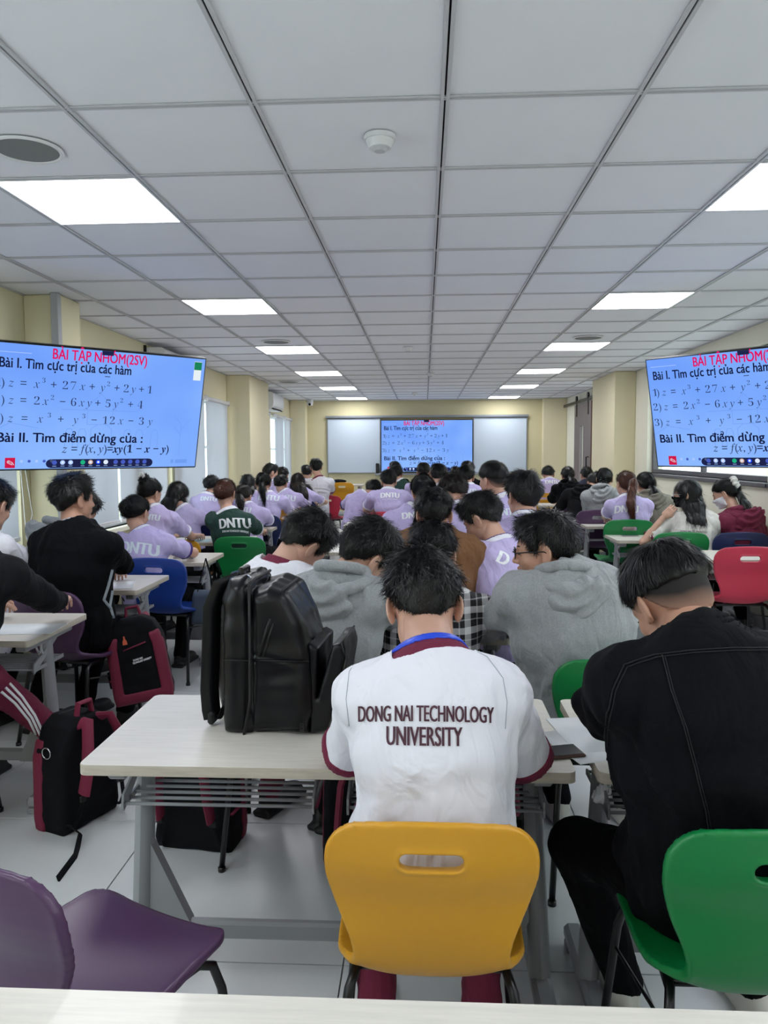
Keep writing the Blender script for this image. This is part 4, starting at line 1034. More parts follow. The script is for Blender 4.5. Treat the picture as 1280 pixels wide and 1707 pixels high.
    vv, ff = join(hp_); ho = obj('hair', mesh('hair', vv-O, ff, hm, True), root)
    if hair == 'fade':
        v, f = surf(lambda P: smax(scalp(P)-.0014, ((np.interp(P[:, 1], [-.2, -.085, -.04, -.018, .012, .022, .05, .12], [-.085, -.078, -.03, .004, .03, -.012, .0, .05])-P[:, 2])*.8).astype(np.float32), .002), (-.1, -.12, -.1), (.1, .1, .12), .0045)
        me_ = mesh('shaved_sides', to(v)-O, f, M_FADE, True); dn = np.clip((v[:, 2]-np.interp(v[:, 1], [-.085, -.04, .0, .05], [-.078, -.05, -.02, -.01]))/.06, 0, 1); ca = me_.color_attributes.new('hair_density', 'FLOAT_COLOR', 'POINT')
        ca.data.foreach_set('color', np.stack([dn, dn, dn, np.ones(len(dn))], 1).astype(np.float32).ravel()); obj('shaved_sides', me_, root)
    # ---- upper garment
    ts = slen; mtop = CL[top]; long = sleeve == 'long'
    fold = (.006 if not long else .0075)*(1.15 if q == 'n' else .8)
    ends = {k: SJ[k]+(EL[k]-SJ[k])*min(1, ts)*1.0 for k in 'lr'}
    def slv(P, k, e=0):
        if long:
            d = smin(cap(P, SJ[k], EL[k], .068+e, .056+e), cap(P, EL[k], WR[k]-nrm(WR[k]-EL[k])*.01, .057+e, .038+e), .02)
            d = d+.004*np.sin(55*((P-EL[k].astype(np.float32))@nrm(WR[k]-SJ[k]).astype(np.float32))+4*np.sin(20*P[:, 2]))
            w = (P-WR[k].astype(np.float32))@nrm(WR[k]-EL[k]).astype(np.float32)
            return np.maximum(d, w-.005)
        u = nrm(EL[k]-SJ[k]).astype(np.float32); d = cap(P, SJ[k], ends[k]+u*.05, .058+e, (.066 if sex == 'm' else .058)+e)
        return np.maximum(d, (P-ends[k].astype(np.float32))@u)
    nax = nrm(hb-nb).astype(np.float32); ncx = nrm(nrm(hb-nb)-Fw*ntilt).astype(np.float32)
    def garment(P):
        d = torso(P, loose)
        for k in 'lr': d = smin(d, slv(P, k), .035)
        qn = P-nb.astype(np.float32); qn = qn-(qn@nax)[:, None]*nax; rr_ = np.sqrt((qn*qn).sum(1)); fk = np.clip((rr_-.07)/.06, 0, 1)
        d = d+fk*(wob(P, 16, seed+1, fold, (1, 1, .55))+wob(P, 38, seed+2, fold*.4, (1, 1, .6))-crease(P, seed, fold*1.6))
        up = (P-C.astype(np.float32))@U2.astype(np.float32)
        d = np.maximum(d, -cap(P, nb-U2*.02, hb, rn+.007)) if not hood else d
        ss_ = (P-nb.astype(np.float32))@ncx; d = smax(d, -np.maximum((neckcut if collar else .045)-ss_, rr_-.10), .008)
        if not long:
            for k in 'lr':
                u = nrm(EL[k]-SJ[k]).astype(np.float32); s = (P-ends[k].astype(np.float32))@u
                d = np.maximum(d, -np.maximum(arm(P, k, .006), -(s+.035)))
        d = np.maximum(d, (pel[2]-.075)-P[:, 2])
        return d
    if hood:
        hc = C-Fw*.015+U2*.012; ring = []; st = (hood if isinstance(hood, (int, float)) else 1); rim2 = []
        for a in np.linspace(-145, 145, 11):
            a = math.radians(a); ring.append(hc-Fw*math.cos(a)*.078+Rt*math.sin(a)*.086+U2*(.016+.026*math.cos(a)))
        for a in np.linspace(-112, 112, 11):
            a = math.radians(a); c_ = max(math.cos(a), 0); rim2.append(hc-Fw*(.008+c_*.112)+Rt*math.sin(a)*(.112+.01*c_)-U2*(.010+.030*c_))
        bagc = C-Fw*.112-U2*.062; g0 = garment
        def hoodf(P):
            d = None
            for a, b_ in zip(ring[:-1], ring[1:]): e = cap(P, a, b_, .021*st); d = e if d is None else np.minimum(d, e)
            for a, b_ in zip(rim2[:-1], rim2[1:]): d = smin(d, cap(P, a, b_, .021*st), .008)
            for s2, dx in ((.9, .0), (.62, .0)):
                bq = bagc-U2*(.085*(1-s2)); 
            Rb = np.stack([Rt, nrm(Fw+U2*.15), U2], 1); bg = ell(P, bagc, (.112*st, .046*st, .080*st), Rb); bg = smin(bg, cap(P, bagc-U2*.03*st, bagc-U2*.112*st, .042*st, .010), .03)
            q2 = (P-hc.astype(np.float32)); xx = q2@Rt.astype(np.float32); zz = q2@U2.astype(np.float32); rad = np.sqrt(xx*xx*.8+(zz)**2)
            bg = bg+.0065*np.sin(rad*135+1.5*np.sin(xx*18)); d = smin(d, bg, .008); return d+wob(P, 30, seed+6, .003, (1, 1, 1.6))
        v, f = surf(hoodf, C-.24, C+.24, .0065 if q == 'n' else .009)
    hg = .0075 if q == 'n' else .0115
    Vg, Fg = surf(garment, lo, hi, hg)
    shirt = obj('shirt' if not hood else 'hoodie', mesh('shirt', Vg-O, Fg, mtop, True), root)
    if hood: obj('hood', mesh('hood', v-O, f, mtop, True), shirt)
    if cuff and not long:
        for k in 'lr':
            u = nrm(EL[k]-SJ[k]).astype(np.float32); wdt = .026 if sex == 'm' else .022
            def cf_(P):
                s = (P-ends[k].astype(np.float32))@u; d = slv(P, k, .003)+wob(P, 16, seed+1, fold, (1, 1, .55))+wob(P, 38, seed+2, fold*.4, (1, 1, .6)); d = cap(P, SJ[k], ends[k]+u*.05, .066, (.070 if sex == 'm' else .062))+wob(P, 16, seed+1, fold, (1, 1, .55))
                d = np.maximum(d, np.abs(s+wdt/2-.001)-wdt/2); return np.maximum(d, -arm(P, k, .008))
            v, f = surf(cf_, ends[k]-.11, ends[k]+.11, .005 if q == 'n' else .007); obj('cuff', mesh('cuff', v-O, f, CL[cuff if not (cuff2 and k == 'r') else cuff2], True), shirt)
    nax = nrm(hb-nb).astype(np.float32)
    def band(z0, z1, off, th, hgt):
        def fn(P):
            s = (P-nb.astype(np.float32))@ncx; s1 = (P-nb.astype(np.float32))@nax; q_ = P-nb.astype(np.float32)-s1[:, None]*nax; rr = np.sqrt((q_*q_).sum(1))
            return np.maximum(np.maximum(np.abs(skin(P)-off-.10*np.maximum(.045-s, 0))-th, np.abs(s-(z0+z1)/2)-(z1-z0)/2), rr-.125)
        return surf(fn, nb-.17, nb+.17, hgt)
    if collar:
        wide = collar in ('denim', 'blue'); hh = .005 if q == 'n' else .007
        v, f = band(.006, .052+(.022 if wide else 0), .011 if wide else .008, .0048, hh)
        if len(v): obj('collar', mesh('collar', v-O, f, CL[collar], True), shirt)
        if collar == 'white' and top == 'lilac':
            v, f = band(.048, .0555, .0085, .0055, .0055)
            if len(v): obj('collar_edge', mesh('collar_edge', v-O, f, CL['purple'], True), shirt)
    if lanyard:
        v, f = band(.046, .066, .012, .004, .005); obj('lanyard', mesh('lanyard', v-O, f, CL['lanyard'], True), root)
    if hem:
        v, f = surf(lambda P: np.maximum(np.maximum(torso(P, loose+.004)+wob(P, 16, seed+1, fold, (1, 1, .55)), np.abs(P[:, 2]-(pel[2]-.06))-.02), -torso(P, loose-.012)), pel-.3, pel+.3, .008); obj('hem', mesh('hem', v-O, f, CL[hem], True), shirt)
    bvh = BVHTree.FromPolygons(Vg.tolist(), Fg.tolist())
    if text:
        for (s, px, py, wd, mk, *o) in text:
            h = bvh.ray_cast(Vector((0, 0, HC)), Vector(ray(px, py)).normalized())
            if h[0] is None: print('text miss', label, s); continue
            opt = o[0] if o else {}; c = np.array(h[0]);
            big = len(s) <= 4 or (wd > .14 and q == 'n' and sex == 'm' and c[1] < 3); bo = opt.get('off', .055 if len(s) <= 4 else .014)
            tot = glyphs(s)[0][:, 0].max(); sc_ = wd/tot; hgt = opt.get('k', 1.0); a = math.radians(opt.get('rot', 0)); tl = math.radians(opt.get('tilt', 20))
            Ut = nrm(Up*math.cos(tl)+Fw*math.sin(tl)); Dn = nrm(np.cross(Ut, Rt)); Dn = Dn if Dn@Fw > 0 else -Dn
            chars = [(ch, glyphs(s[:i+1])[0][:, 0].max()-glyphs(ch)[0][:, 0].max()) for i, ch in enumerate(s) if ch != ' '] if big else [(s, 0)]
            for ch, x0 in chars:
                gv, gf = glyphs(ch, 0, 0, .14 if q == 'n' else .3); VV = []; ok = []; FF = []
                for dx in (-bo, 0, bo):
                    n0 = len(VV)
                    for gx, gy in gv[:, :2]:
                        X = (gx+x0+dx-tot/2)*sc_; Yv = (gy-.35)*sc_*hgt; X, Yv = X*math.cos(a)-Yv*math.sin(a), X*math.sin(a)+Yv*math.cos(a)
                        p = c+Rt*X+Ut*Yv-Dn*.25; hh = bvh.ray_cast(Vector(p), Vector(Dn), .5)
                        if hh[0] is None: VV.append(c); ok.append(False)
                        else: VV.append(np.array(hh[0])-Dn*(.0022+dx*.004)); ok.append(abs((np.array(hh[0])-c)@Dn) < .10)
                    FF += [tuple(i+n0 for i in f_) for f_ in gf if all(ok[i+n0] for i in f_)]
                if not FF: continue
                o_ = obj('letter' if big else 'lettering', mesh('letter', np.array(VV)-O, FF, CL[mk]), shirt)
                if not big: tag(o_, kind='stuff')
    # ---- legs
    if legs:
        hips = {'l': pel-Rt*.085-Up*.0, 'r': pel+Rt*.085}; KN = {}; AN = {}
        for k, s in (('l', -1), ('r', 1)):
            KN[k] = hips[k]+Fw*.38+Rt*s*.05; KN[k][2] = .51; AN[k] = KN[k]-Fw*.16; AN[k][2] = .09
            if knees and k in knees: KN[k] = np.array(knees[k], float)
            if feet and k in feet: AN[k] = np.array(feet[k], float)
            elif knees and k in knees: AN[k] = KN[k]-Fw*.05; AN[k][2] = .09
        def trou(P):
            d = seg_ell(P, pel-Up*.03, pel+Up*.06, (.168*g, .125*g), (.155*g, .115*g), Rt)
            for k in 'lr': d = smin(d, smin(cap(P, hips[k], KN[k], .086, .064), cap(P, KN[k], AN[k], .064, .050), .03), .04)
            return np.maximum(d+wob(P, 24, seed+8, .005), -P[:, 2]+.06)
        al = np.array([pel]+list(KN.values())+list(AN.values())); v, f = surf(trou, al.min(0)-.2, al.max(0)+.2, .012 if q == 'n' else .02)
        tro = obj('trousers', mesh('trousers', v-O, f, CL[pants], True), root); tb = BVHTree.FromPolygons(v.tolist(), f.tolist())
        for k in 'lr':
            o = obj('shoe', SHOE[shoes], root, AN[k]*np.array([1, 1, 0])+Fw*.06-O); o.rotation_euler = (0, 0, by)
    R = Rec(); R.__dict__.update(root=root, shirt=shirt, bvh=bvh, O=O, C=C, Hd=Hd, MH=MH, Rt=Rt, Fw=Fw, U2=U2, hsc=hsc, W=W_, SJ=SJ, EL=EL, WR=WR, pel=pel, nb=nb, rn=rn, q=q, tb=tb if legs else None, tro=tro if legs else None)
    if glasses:
        b = B()
        for s in (-1, 1):
            pts = [W_(s*(.033+.021*math.cos(t)), .103-.004*abs(math.cos(t)), -.006+.017*math.sin(t))-O for t in np.linspace(0, 2*math.pi, 17)[:-1]]; b.tube(pts, .0022, 6, closed=True)
            b.tube([W_(s*.054, .099, .0)-O, W_(s*.078, .06, .002)-O, W_(s*.086, 0, .0)-O, W_(s*.086, -.02, -.012)-O], .0022, 6)
        b.tube([W_(-.012, .105, -.002)-O, W_(0, .108, 0)-O, W_(.012, .105, -.002)-O], .002, 6)
        obj('eyeglasses', b.me('eyeglasses', M_BLK if glasses != 'clear' else M_LGREY, True), root)
    PEOPLE.append(R); return R
def seam(R, pts, m, r=.0012, name='seam', lift=.0005, dash=False, tro=False, flat=None):
    bvh = R.tb if tro else R.bvh
    """a stitched line on a garment, through points of the garment seen at the given pixels"""
    P = []
    for (a, b_), (c, d) in zip(pts[:-1], pts[1:]):
        n = max(2, int(math.hypot(c-a, d-b_)/6))
        for i in range(n): P.append((a+(c-a)*i/n, b_+(d-b_)*i/n))
    P.append(pts[-1]); Q = []
    for p in P:
        h = bvh.ray_cast(Vector((0, 0, HC)), Vector(ray(*p)).normalized())
        if h[0] is not None: Q.append(np.array(h[0])+np.array(h[1])*lift*(1 if h[1].dot(Vector(ray(*p))) < 0 else -1)-R.O)
    if len(Q) > 2: obj(name, B().tube(Q, r, 6, flat=flat).me(name, m, True), R.tro if tro else R.shirt)
# ================================================================== the people in the picture
G = 'students'
# --- near rows
A = person('student in a white shirt with maroon cuffs and dark university print, on the yellow chair', (707, 1009, 1.86), (722, 1102, 1.64), 0, 2, 38, -2, 'n', top='white', cuff='maroon', collar='maroon', seed=1, sw=.147, flare=.025,
           hands={'low': 1, 'l': (-.0, 1.98, .81), 'r': (.07, 1.98, .81)}, pelvis=(.01, 1.655, .54), text=[('DONG NAI TECHNOLOGY', 709, 1189, .278, 'print_maroon', dict(k=1.95, off=.036, tilt=22)), ('UNIVERSITY', 707, 1227, .152, 'print_maroon', dict(k=1.85, off=.034, tilt=18))],
           lanyard=True, ntilt=.6, hem='maroon', pants='maroon', shoes='white', slen=.88, elb={'l': (-1, -.25, -.75), 'r': (1, -.35, -.8)}, loose=.014, girth=.98)
for pts in ([(640, 1072), (600, 1090), (582, 1120), (577, 1165), (582, 1210)], [(778, 1078), (812, 1095), (838, 1130), (845, 1170), (842, 1215)]): seam(A, pts, CL['panel'], .0009, 'raglan_seam')
Bp = person('student in a black denim jacket with a shaved neck, on the green chair', (1116, 998, 1.74), (1172, 1084, 1.53), 6, 14, 40, -8, 'n', top='denim', ntilt=.45, sleeve='long', collar='denim', hair='fade', seed=2, sk=1, sw=.17,
            hands={'l': (.52, 2.05, .82), 'r': (.82, 2.02, .82)}, pelvis=(.66, 1.7, .54), pants='black', shoes='white', elb={'l': (-1, -.1, -.9), 'r': (1, -.1, -.7)}, loose=.024, girth=1.08, knees={'l': (.39, 1.93, .50), 'r': (.86, 2.0, .53)}, feet={'l': (.53, 2.0, .09), 'r': (.88, 2.0, .09)})
M_ST = mat('denim_stitching', (19, 21, 26), .8)
for pts in ([(1040, 1108), (1090, 1092), (1150, 1084), (1220, 1080), (1279, 1080)], [(1104, 1092), (1118, 1150), (1140, 1210), (1158, 1280), (1175, 1350), (1180, 1380)], [(1040, 1108), (1020, 1150), (1010, 1200), (1008, 1240)]):
    seam(Bp, pts, M_ST, .0012, 'stitched_seam', .002); seam(Bp, [(x+5, y+4) for x, y in pts], M_ST, .001, 'stitched_seam', .002)
D = person('student in a light grey hooded sweatshirt leaning right, bent over beside the black leather backpack', (612, 926, 2.72), (572, 962, 2.66), -24, -30, 40, 10, 'n', top='heather', sleeve='long', collar=None, hood=.95, hair='short', seed=4,
           hands={'l': (-.25, 3.2, .80), 'r': (-.08, 3.2, .80)}, pelvis=(-.34, 2.72), sw=.15, glasses=True, loose=.02, elb={'r': (.5, -.3, -1), 'l': (-1, .3, -.6)}, girth=.96)
C_ = person('student in a light grey hooded sweatshirt and black glasses, facing left', (906, 915, 2.74), (940, 962, 2.70), 10, 72, 6, 0, 'n', top='heather', sleeve='long', collar=None, hood=1.0, hair='short', seed=5, sk=1, glasses=True,
            hands={'l': (.28, 3.15, .80), 'r': (.72, 3.1, .78)}, pelvis=(.57, 2.78), sw=.175, loose=.032, girth=1.12, shoes='white', feet={'l': (.55, 3.10, .09), 'r': (.82, 3.08, .09)}, knees={'l': (.42, 3.16, .51), 'r': (.74, 3.16, .51)}, elb={'l': (-1, -.2, -.8), 'r': (1, -.2, -.6)})
E_ = person('student in a black and white plaid flannel shirt, bowed in front of the white shirt', (720, 928, 3.0), (716, 990, 2.86), 0, 0, 40, 0, 'n', top='plaid', sleeve='long', collar='plaid', hair='short', seed=6, hands={'l': (-.12, 3.3, .80), 'r': (.2, 3.3, .80)}, pelvis=(.03, 2.82), sw=.185, loose=.022)
F_ = person('student in a white shirt with a maroon collar, head bowed behind the black leather backpack', (508, 906, 3.0), (474, 942, 2.95), -25, -20, 48, 12, 'n', top='white', collar='maroon', cuff='maroon', hair='short', seed=7, hands={'l': (-.62, 3.35, .80), 'r': (-.38, 3.4, .80)}, pelvis=(-.62, 2.86), pants='maroon', loose=.02, sw=.15)
G_ = person('student in a brown jacket, centre of the crowd', (724, 858, 3.95), (722, 894, 3.82), 0, 0, 25, 0, 'n', top='brown', sleeve='long', collar='brown', hair='short', seed=8, pelvis=(.05, 3.85), sw=.18, loose=.03, girth=1.05)
H_ = person('student in a lilac shirt seen from the side, right of the brown jacket', (802, 864, 4.0), (832, 906, 3.92), 24, 42, 32, 0, 'n', top='lilac', hair='short', seed=9, pelvis=(.42, 3.88), sw=.165, hands={'l': (.18, 4.75, .8), 'r': (.45, 4.7, .8)}, text=[('D', 840, 930, .05, 'print_white', dict(k=1.2, rot=-35))], loose=.016)
I_ = person('student with short black hair and a white collar, just behind the hooded man with glasses', (872, 826, 4.25), (876, 866, 4.15), 10, 12, 5, 0, 'n', top='lilac', hair='short', seed=10, pelvis=(.57, 4.2))
# --- left block
L0 = person('student at the left edge in a charcoal jacket and maroon striped track trousers', (-75, 845, 3.05), (-52, 925, 2.8), -8, 0, 30, 0, 'f', top='char', sleeve='long', collar=None, hair='short', seed=1, pelvis=(-1.83, 2.68), pants='maroon', hands={'r': (-1.62, 3.42, .80), 'l': (-1.95, 3.4, .8)}, sw=.18, loose=.03, knees={'l': (-2.1, 3.2, .52), 'r': tuple(at(-25, 1128, 2.98))}, feet={'l': (-2.05, 3.3, .09), 'r': (-1.46, 3.28, .12)}, elb={'r': (1, -.2, -.8)})
L1 = person('student in a white shirt with a maroon cuff, cut by the left picture edge', (-12, 842, 3.95), (-42, 888, 3.85), -18, 0, 25, 0, 'n', top='white', cuff='maroon', collar='maroon', hair='short', seed=2, pelvis=(-2.32, 3.85), hands={'r': (-2.08, 4.3, .8), 'l': (-2.5, 4.3, .8)}, slen=.85, loose=.022)
L2 = person('man in a black polo shirt with light grey side panels, on the purple chair', (124, 832, 4.02), (124, 884, 3.92), -14, -26, 2, 0, 'n', top='black', cuff=None, collar='blue', hair='short', seed=3, sk=1, pelvis=(-1.86, 3.97, .56), hands={'r': (-1.78, 4.42, .8), 'l': (-2.1, 4.4, .8)}, slen=.9, loose=.03, girth=1.15, sw=.195, elb={'r': (1, 0, -.7)}, scale=1.05)
for pts in ([(186, 950), (180, 975), (172, 1000), (184, 1015)], [(186, 985), (182, 1010), (188, 1030)]): seam(L2, pts, CL['panel'], .017, 'side_panel', -.004, flat=(.35, 1))
L2b = person('student in a grey hooded sweatshirt, hood showing behind the man in the black polo shirt', (138, 850, 5.1), (98, 878, 5.0), -30, 0, 45, 0, 'f', top='heather', sleeve='long', collar=None, hood=1.25, hair='short', seed=4, pelvis=(-2.512, 4.98), loose=.02)
L3 = person('girl in a lilac shirt, black hair in a low bun, on the bright blue chair', (228, 854, 5.22), (238, 888, 5.12), -8, -8, 26, 0, 'n', 'f', top='lilac', hair='bun', seed=5, pelvis=(-1.90, 5.12), text=[('DNTU', 230, 913, .24, 'print_silver', dict(k=1.25, rot=-3))], cuff='purple', sw=.15, loose=.02, slen=.75)
L4 = person('girl in a lilac shirt, hair pinned up with a white claw clip', (251, 822, 6.2), (257, 850, 6.1), -14, -14, 22, 0, 'n', 'f', top='lilac', hair='highbun', seed=6, pelvis=(-2.17, 6.1), text=[('DNTU', 250, 862, .15, 'print_silver', dict(k=1.25))], sw=.15, slen=.7)
L5 = person('girl in a lilac shirt with long black hair falling left, by the blinds', (297, 824, 7.4), (306, 848, 7.32), -24, -10, 30, 0, 'n', 'f', top='lilac', hair='long', seed=7, pelvis=(-2.248, 7.28), extra=dict(L=.16, side=-.10), text=[('U', 287, 853, .04, 'print_silver', dict(k=1.3))], sw=.15, slen=.7, cuff2='purple')
L6 = person('student in a lilac shirt half hidden left of the auburn bun', (354, 809, 8.6), (345, 826, 8.5), -5, -10, 25, 0, 'f', 'f', top='lilac', hair='bun', seed=8, pelvis=(-2.346, 8.5), text=[('DNTU', 347, 831, .17, 'print_silver', dict(k=1.2))])
L7 = person('girl in a dark green printed shirt with an auburn bun, on the green chair', (376, 822, 6.42), (381, 853, 6.32), -4, -5, 18, 0, 'n', 'f', top='green', hair='bun', hairc='auburn', seed=9, pelvis=(-1.6, 6.42), text=[('DNTU', 390, 871, .24, 'print_white', dict(k=1.25, rot=6)), ('DONG NAI TECHNOLOGY UNIVERSITY', 391, 885, .2, 'print_white', dict(k=2.0, rot=5, off=.02))], sw=.15, slen=.8)
L8 = person('lilac shirt with folded arms at the aisle, dark bob, right of the green shirt', (406, 828, 7.45), (413, 845, 7.35), -10, -5, 35, 0, 'f', 'f', top='lilac', hair='tied', hairc='brown', seed=10, pelvis=(-1.7, 7.3), text=[('DNTU', 403, 850, .17, 'print_silver', dict(k=1.3))], sw=.165, hands={'l': (-1.95, 7.8, .8), 'r': (-1.62, 7.82, .8)}, slen=.75, elb={'r': (1, .1, -.6)})
L9 = person('student with a black ponytail leaning left, behind the clearly printed lilac back', (413, 808, 8.75), (420, 824, 8.65), 14, 10, 30, 0, 'f', 'f', top='lilac', hair='long', seed=11, pelvis=(-1.98, 8.6), extra=dict(L=.1, side=-.08))
L10 = person('lilac back with a full white print and bent right elbow, left of the centre aisle', (439, 806, 8.45), (446, 825, 8.35), -8, 10, 30, 0, 'n', 'f', top='lilac', hair='tied', seed=12, pelvis=(-1.732, 8.3), text=[('DNTU', 447, 829, .215, 'print_silver', dict(k=1.15)), ('DONG NAI TECHNOLOGY UNIVERSITY', 446, 838, .2, 'print_silver', dict(k=1.2, off=.02))], sw=.175, hands={'l': (-1.86, 8.8, .8), 'r': (-1.58, 8.8, .8)}, slen=.75, elb={'r': (1, .1, -.6)})
L11 = person('lilac back with partly hidden print, hair in a low bun, near the aisle', (469, 806, 9.7), (476, 821, 9.6), -12, -4, 26, 0, 'f', 'f', top='lilac', hair='bun', seed=13, pelvis=(-1.752, 9.55), text=[('DNTU', 476, 829, .22, 'print_silver', dict(k=1.25))], sw=.17, hands={'l': (-1.85, 10.02, .8), 'r': (-1.58, 10.02, .8)}, slen=.75, elb={'r': (1, .1, -.6)})
L12 = person('student in a black cap-like cropped haircut looking right, lilac shirt, front left', (452, 788, 10.9), (458, 802, 10.85), -20, -40, 10, 0, 'f', top='lilac', hair='short', seed=14, pelvis=(-2.057, 10.8))
L13 = person('student whose black hair alone shows right of the cropped head', (471, 793, 11.7), (474, 806, 11.65), 0, 0, 30, 0, 'f', 'f', top='lilac', hair='short', seed=15, pelvis=(-1.95, 11.6))
L14 = person('girl with very long dark hair down her lilac back, beside the red chair', (497, 803, 10.8), (505, 818, 10.7), -14, -6, 22, 0, 'n', 'f', top='lilac', hair='long', hairc='brown', seed=16, pelvis=(-1.7, 10.7), extra=dict(L=.3, side=.05), slen=.7)
L15 = person('tall student in a white printed shirt with a maroon collar by the front', (527, 779, 12.1), (532, 797, 12.0), -4, 14, 8, 0, 'n', top='white', collar='maroon', cuff='maroon', hair='short', seed=17, pelvis=(-1.68, 12.1), text=[('DONG NAI TECHNOLOGY', 537, 815, .24, 'print_maroon', dict(k=1.5)), ('UNIVERSITY', 537, 821, .14, 'print_maroon', dict(k=1.5))], pants='maroon', slen=.8)
L16 = person('student in a lilac shirt bowed just left of the tall white shirt', (511, 789, 12.7), (509, 802, 12.6), 8, 0, 25, 0, 'f', top='lilac', hair='short', seed=18, pelvis=(-1.95, 12.5))
# --- middle block
J_ = person('lilac shirt with long black hair leaning left, behind the brown jacket', (706, 820, 5.3), (690, 850, 5.2), 10, 0, 35, -8, 'n', 'f', top='lilac', hair='tied', seed=19, pelvis=(-.02, 5.2), text=[('DNTU', 690, 858, .15, 'print_white', dict(k=1.2))], sw=.16)
K_ = person('lilac shirt turned left with a bent arm, between the brown jacket and the shaved neck', (757, 822, 5.3), (766, 846, 5.2), 30, 20, 40, 0, 'n', 'f', top='lilac', hair='short', hairc='brown', seed=20, pelvis=(.28, 5.38))
L_ = person('broad student with a shaved neck and lilac shirt, head held high right of the centre', (821, 799, 5.5), (838, 832, 5.42), 14, 30, 2, 0, 'n', top='lilac', hair='fade', seed=21, pelvis=(.57, 5.4), sw=.18, girth=1.1, text=[('DNTU', 845, 853, .16, 'print_silver', dict(k=1.2))])
M_ = person('lilac back with a white print on the red chair at the centre', (648, 803, 9.05), (647, 818, 8.95), 3, 0, 24, 0, 'n', top='lilac', hair='short', seed=22, pelvis=(-.38, 8.95), text=[('DNTU', 650, 825, .21, 'print_white', dict(k=1.15)), ('DONG NAI TECHNOLOGY UNIVERSITY', 650, 832, .19, 'print_white', dict(k=1.1, off=.02))], sw=.19, hands={'l': (-.62, 9.4, .8), 'r': (-.25, 9.45, .8)}, elb={'l': (-1, .1, -.8), 'r': (1, .1, -.7)}, slen=.7)
N_ = person('lilac student leaning low over the desk left of the red chair at the centre', (622, 819, 9.5), (604, 824, 9.4), -30, -10, 55, 0, 'n', top='lilac', hair='short', seed=23, pelvis=(-.85, 9.3), hands={'l': (-.78, 9.7, .8), 'r': (-.55, 9.7, .8)}, elb={'l': (-1, .3, -.6)}, cuff='purple', slen=.75)
O1 = person('student whose hair shows before the front screen, left of its middle', (658, 783, 12.6), (659, 798, 12.5), 0, 0, 15, 0, 'f', top='black', hair='short', seed=24, pelvis=(-.47, 12.5))
O2 = person('student in a dark green shirt below the front screen', (661, 791, 11.9), (668, 803, 11.8), 0, 0, 25, 0, 'n', top='green', hair='short', seed=25, pelvis=(-0.397, 11.8), text=[('2', 665, 800, .05, 'print_white', dict(k=1))])
P_ = person('student with a tall haircut before the middle of the front screen, lilac shirt', (706, 787, 10.5), (703, 804, 10.4), 0, 0, 8, 0, 'n', top='lilac', hair='fade', seed=26, pelvis=(0.000, 10.35))
Q_ = person('student just right of the tall haircut, white collar, glasses', (731, 793, 8.95), (736, 810, 8.85), 0, -16, 22, 0, 'n', top='lilac', hair='short', seed=27, pelvis=(0.225, 8.8), glasses=True)
R_ = person('lilac back with a white print, right of the centre screen edge', (777, 796, 8.95), (780, 811, 8.85), 0, 0, 26, 0, 'n', top='lilac', hair='short', seed=28, pelvis=(0.531, 8.82), text=[('DNTU', 784, 819, .21, 'print_silver', dict(k=1.15))], sw=.185)
S1 = person('student in black with brown-tinged hair, at the right screen edge', (759, 791, 11.0), (760, 803, 10.9), 0, 0, 25, 0, 'f', 'f', top='black', hair='tied', hairc='brown', seed=29, pelvis=(.45, 10.9), cuff=None, collar=None)
S2 = person('broad student in black seen above the lilac back at the right screen edge', (779, 785, 10.7), (781, 800, 10.6), 0, 10, 15, 0, 'f', top='black', hair='short', seed=30, pelvis=(0.641, 10.55), cuff=None, collar=None)
# --- right block
R1 = person('lilac back with a white print, far right by the front wall, head bowed', (914, 792, 12.5), (916, 801, 12.35), 0, 0, 40, 0, 'n', top='lilac', hair='short', seed=31, pelvis=(2.0, 12.35), text=[('DNTU', 921, 803, .22, 'print_white', dict(k=1.15))], sw=.19)
R2 = person('student in a black hooded jacket, hood down, right block near the front', (946, 793, 9.95), (947, 806, 9.85), 8, 0, 20, 0, 'f', 'f', top='black', sleeve='long', collar=None, hood=1.1, hair='tied', seed=32, pelvis=(1.834, 9.75), hands={'l': (1.72, 10.5, .8), 'r': (2.0, 10.5, .8)})
R3 = person('student in navy with dark tied hair, in front of the sliding door', (977, 792, 10.9), (978, 804, 10.8), 0, 10, 20, 0, 'f', 'f', top='navy', sleeve='long', collar=None, hair='tied', seed=33, pelvis=(2.3, 10.8))
R4 = person('student in a charcoal hooded jacket leaning right, behind the light grey hood', (992, 806, 9.05), (974, 816, 8.9), -20, 0, 45, 10, 'f', 'f', top='char', sleeve='long', collar=None, hood=1.1, hair='short', seed=34, pelvis=(1.72, 8.72), sw=.17)
R5 = person('girl in a light grey hooded sweatshirt with a low black ponytail, right block', (1008, 798, 8.6), (1002, 817, 8.45), 0, -20, 10, 0, 'n', 'f', top='heather', sleeve='long', collar=None, hood=1.15, hair='tied', seed=35, pelvis=(2.05, 8.45), sw=.165, loose=.026)
R6 = person('girl in a lilac shirt with a long reddish brown ponytail', (1042, 806, 7.45), (1046, 830, 7.35), -4, 22, 5, 0, 'n', 'f', top='lilac', hair='pony', hairc='auburn', seed=36, pelvis=(2.0, 7.4), text=[('DNTU', 1045, 848, .2, 'print_white', dict(k=1.25, rot=-3))], sw=.16, cuff='white', slen=.6, hands={'l': (1.85, 7.95, .8), 'r': (2.15, 7.9, .8)})
R7 = person('student in a khaki hooded top with black hair over the shoulder, by the right wall', (1075, 807, 7.85), (1083, 826, 7.75), 4, 12, 12, 0, 'n', 'f', top='khaki', sleeve='long', collar=None, hood=1.0, hair='tied', seed=37, pelvis=(2.323, 7.68), loose=.026)
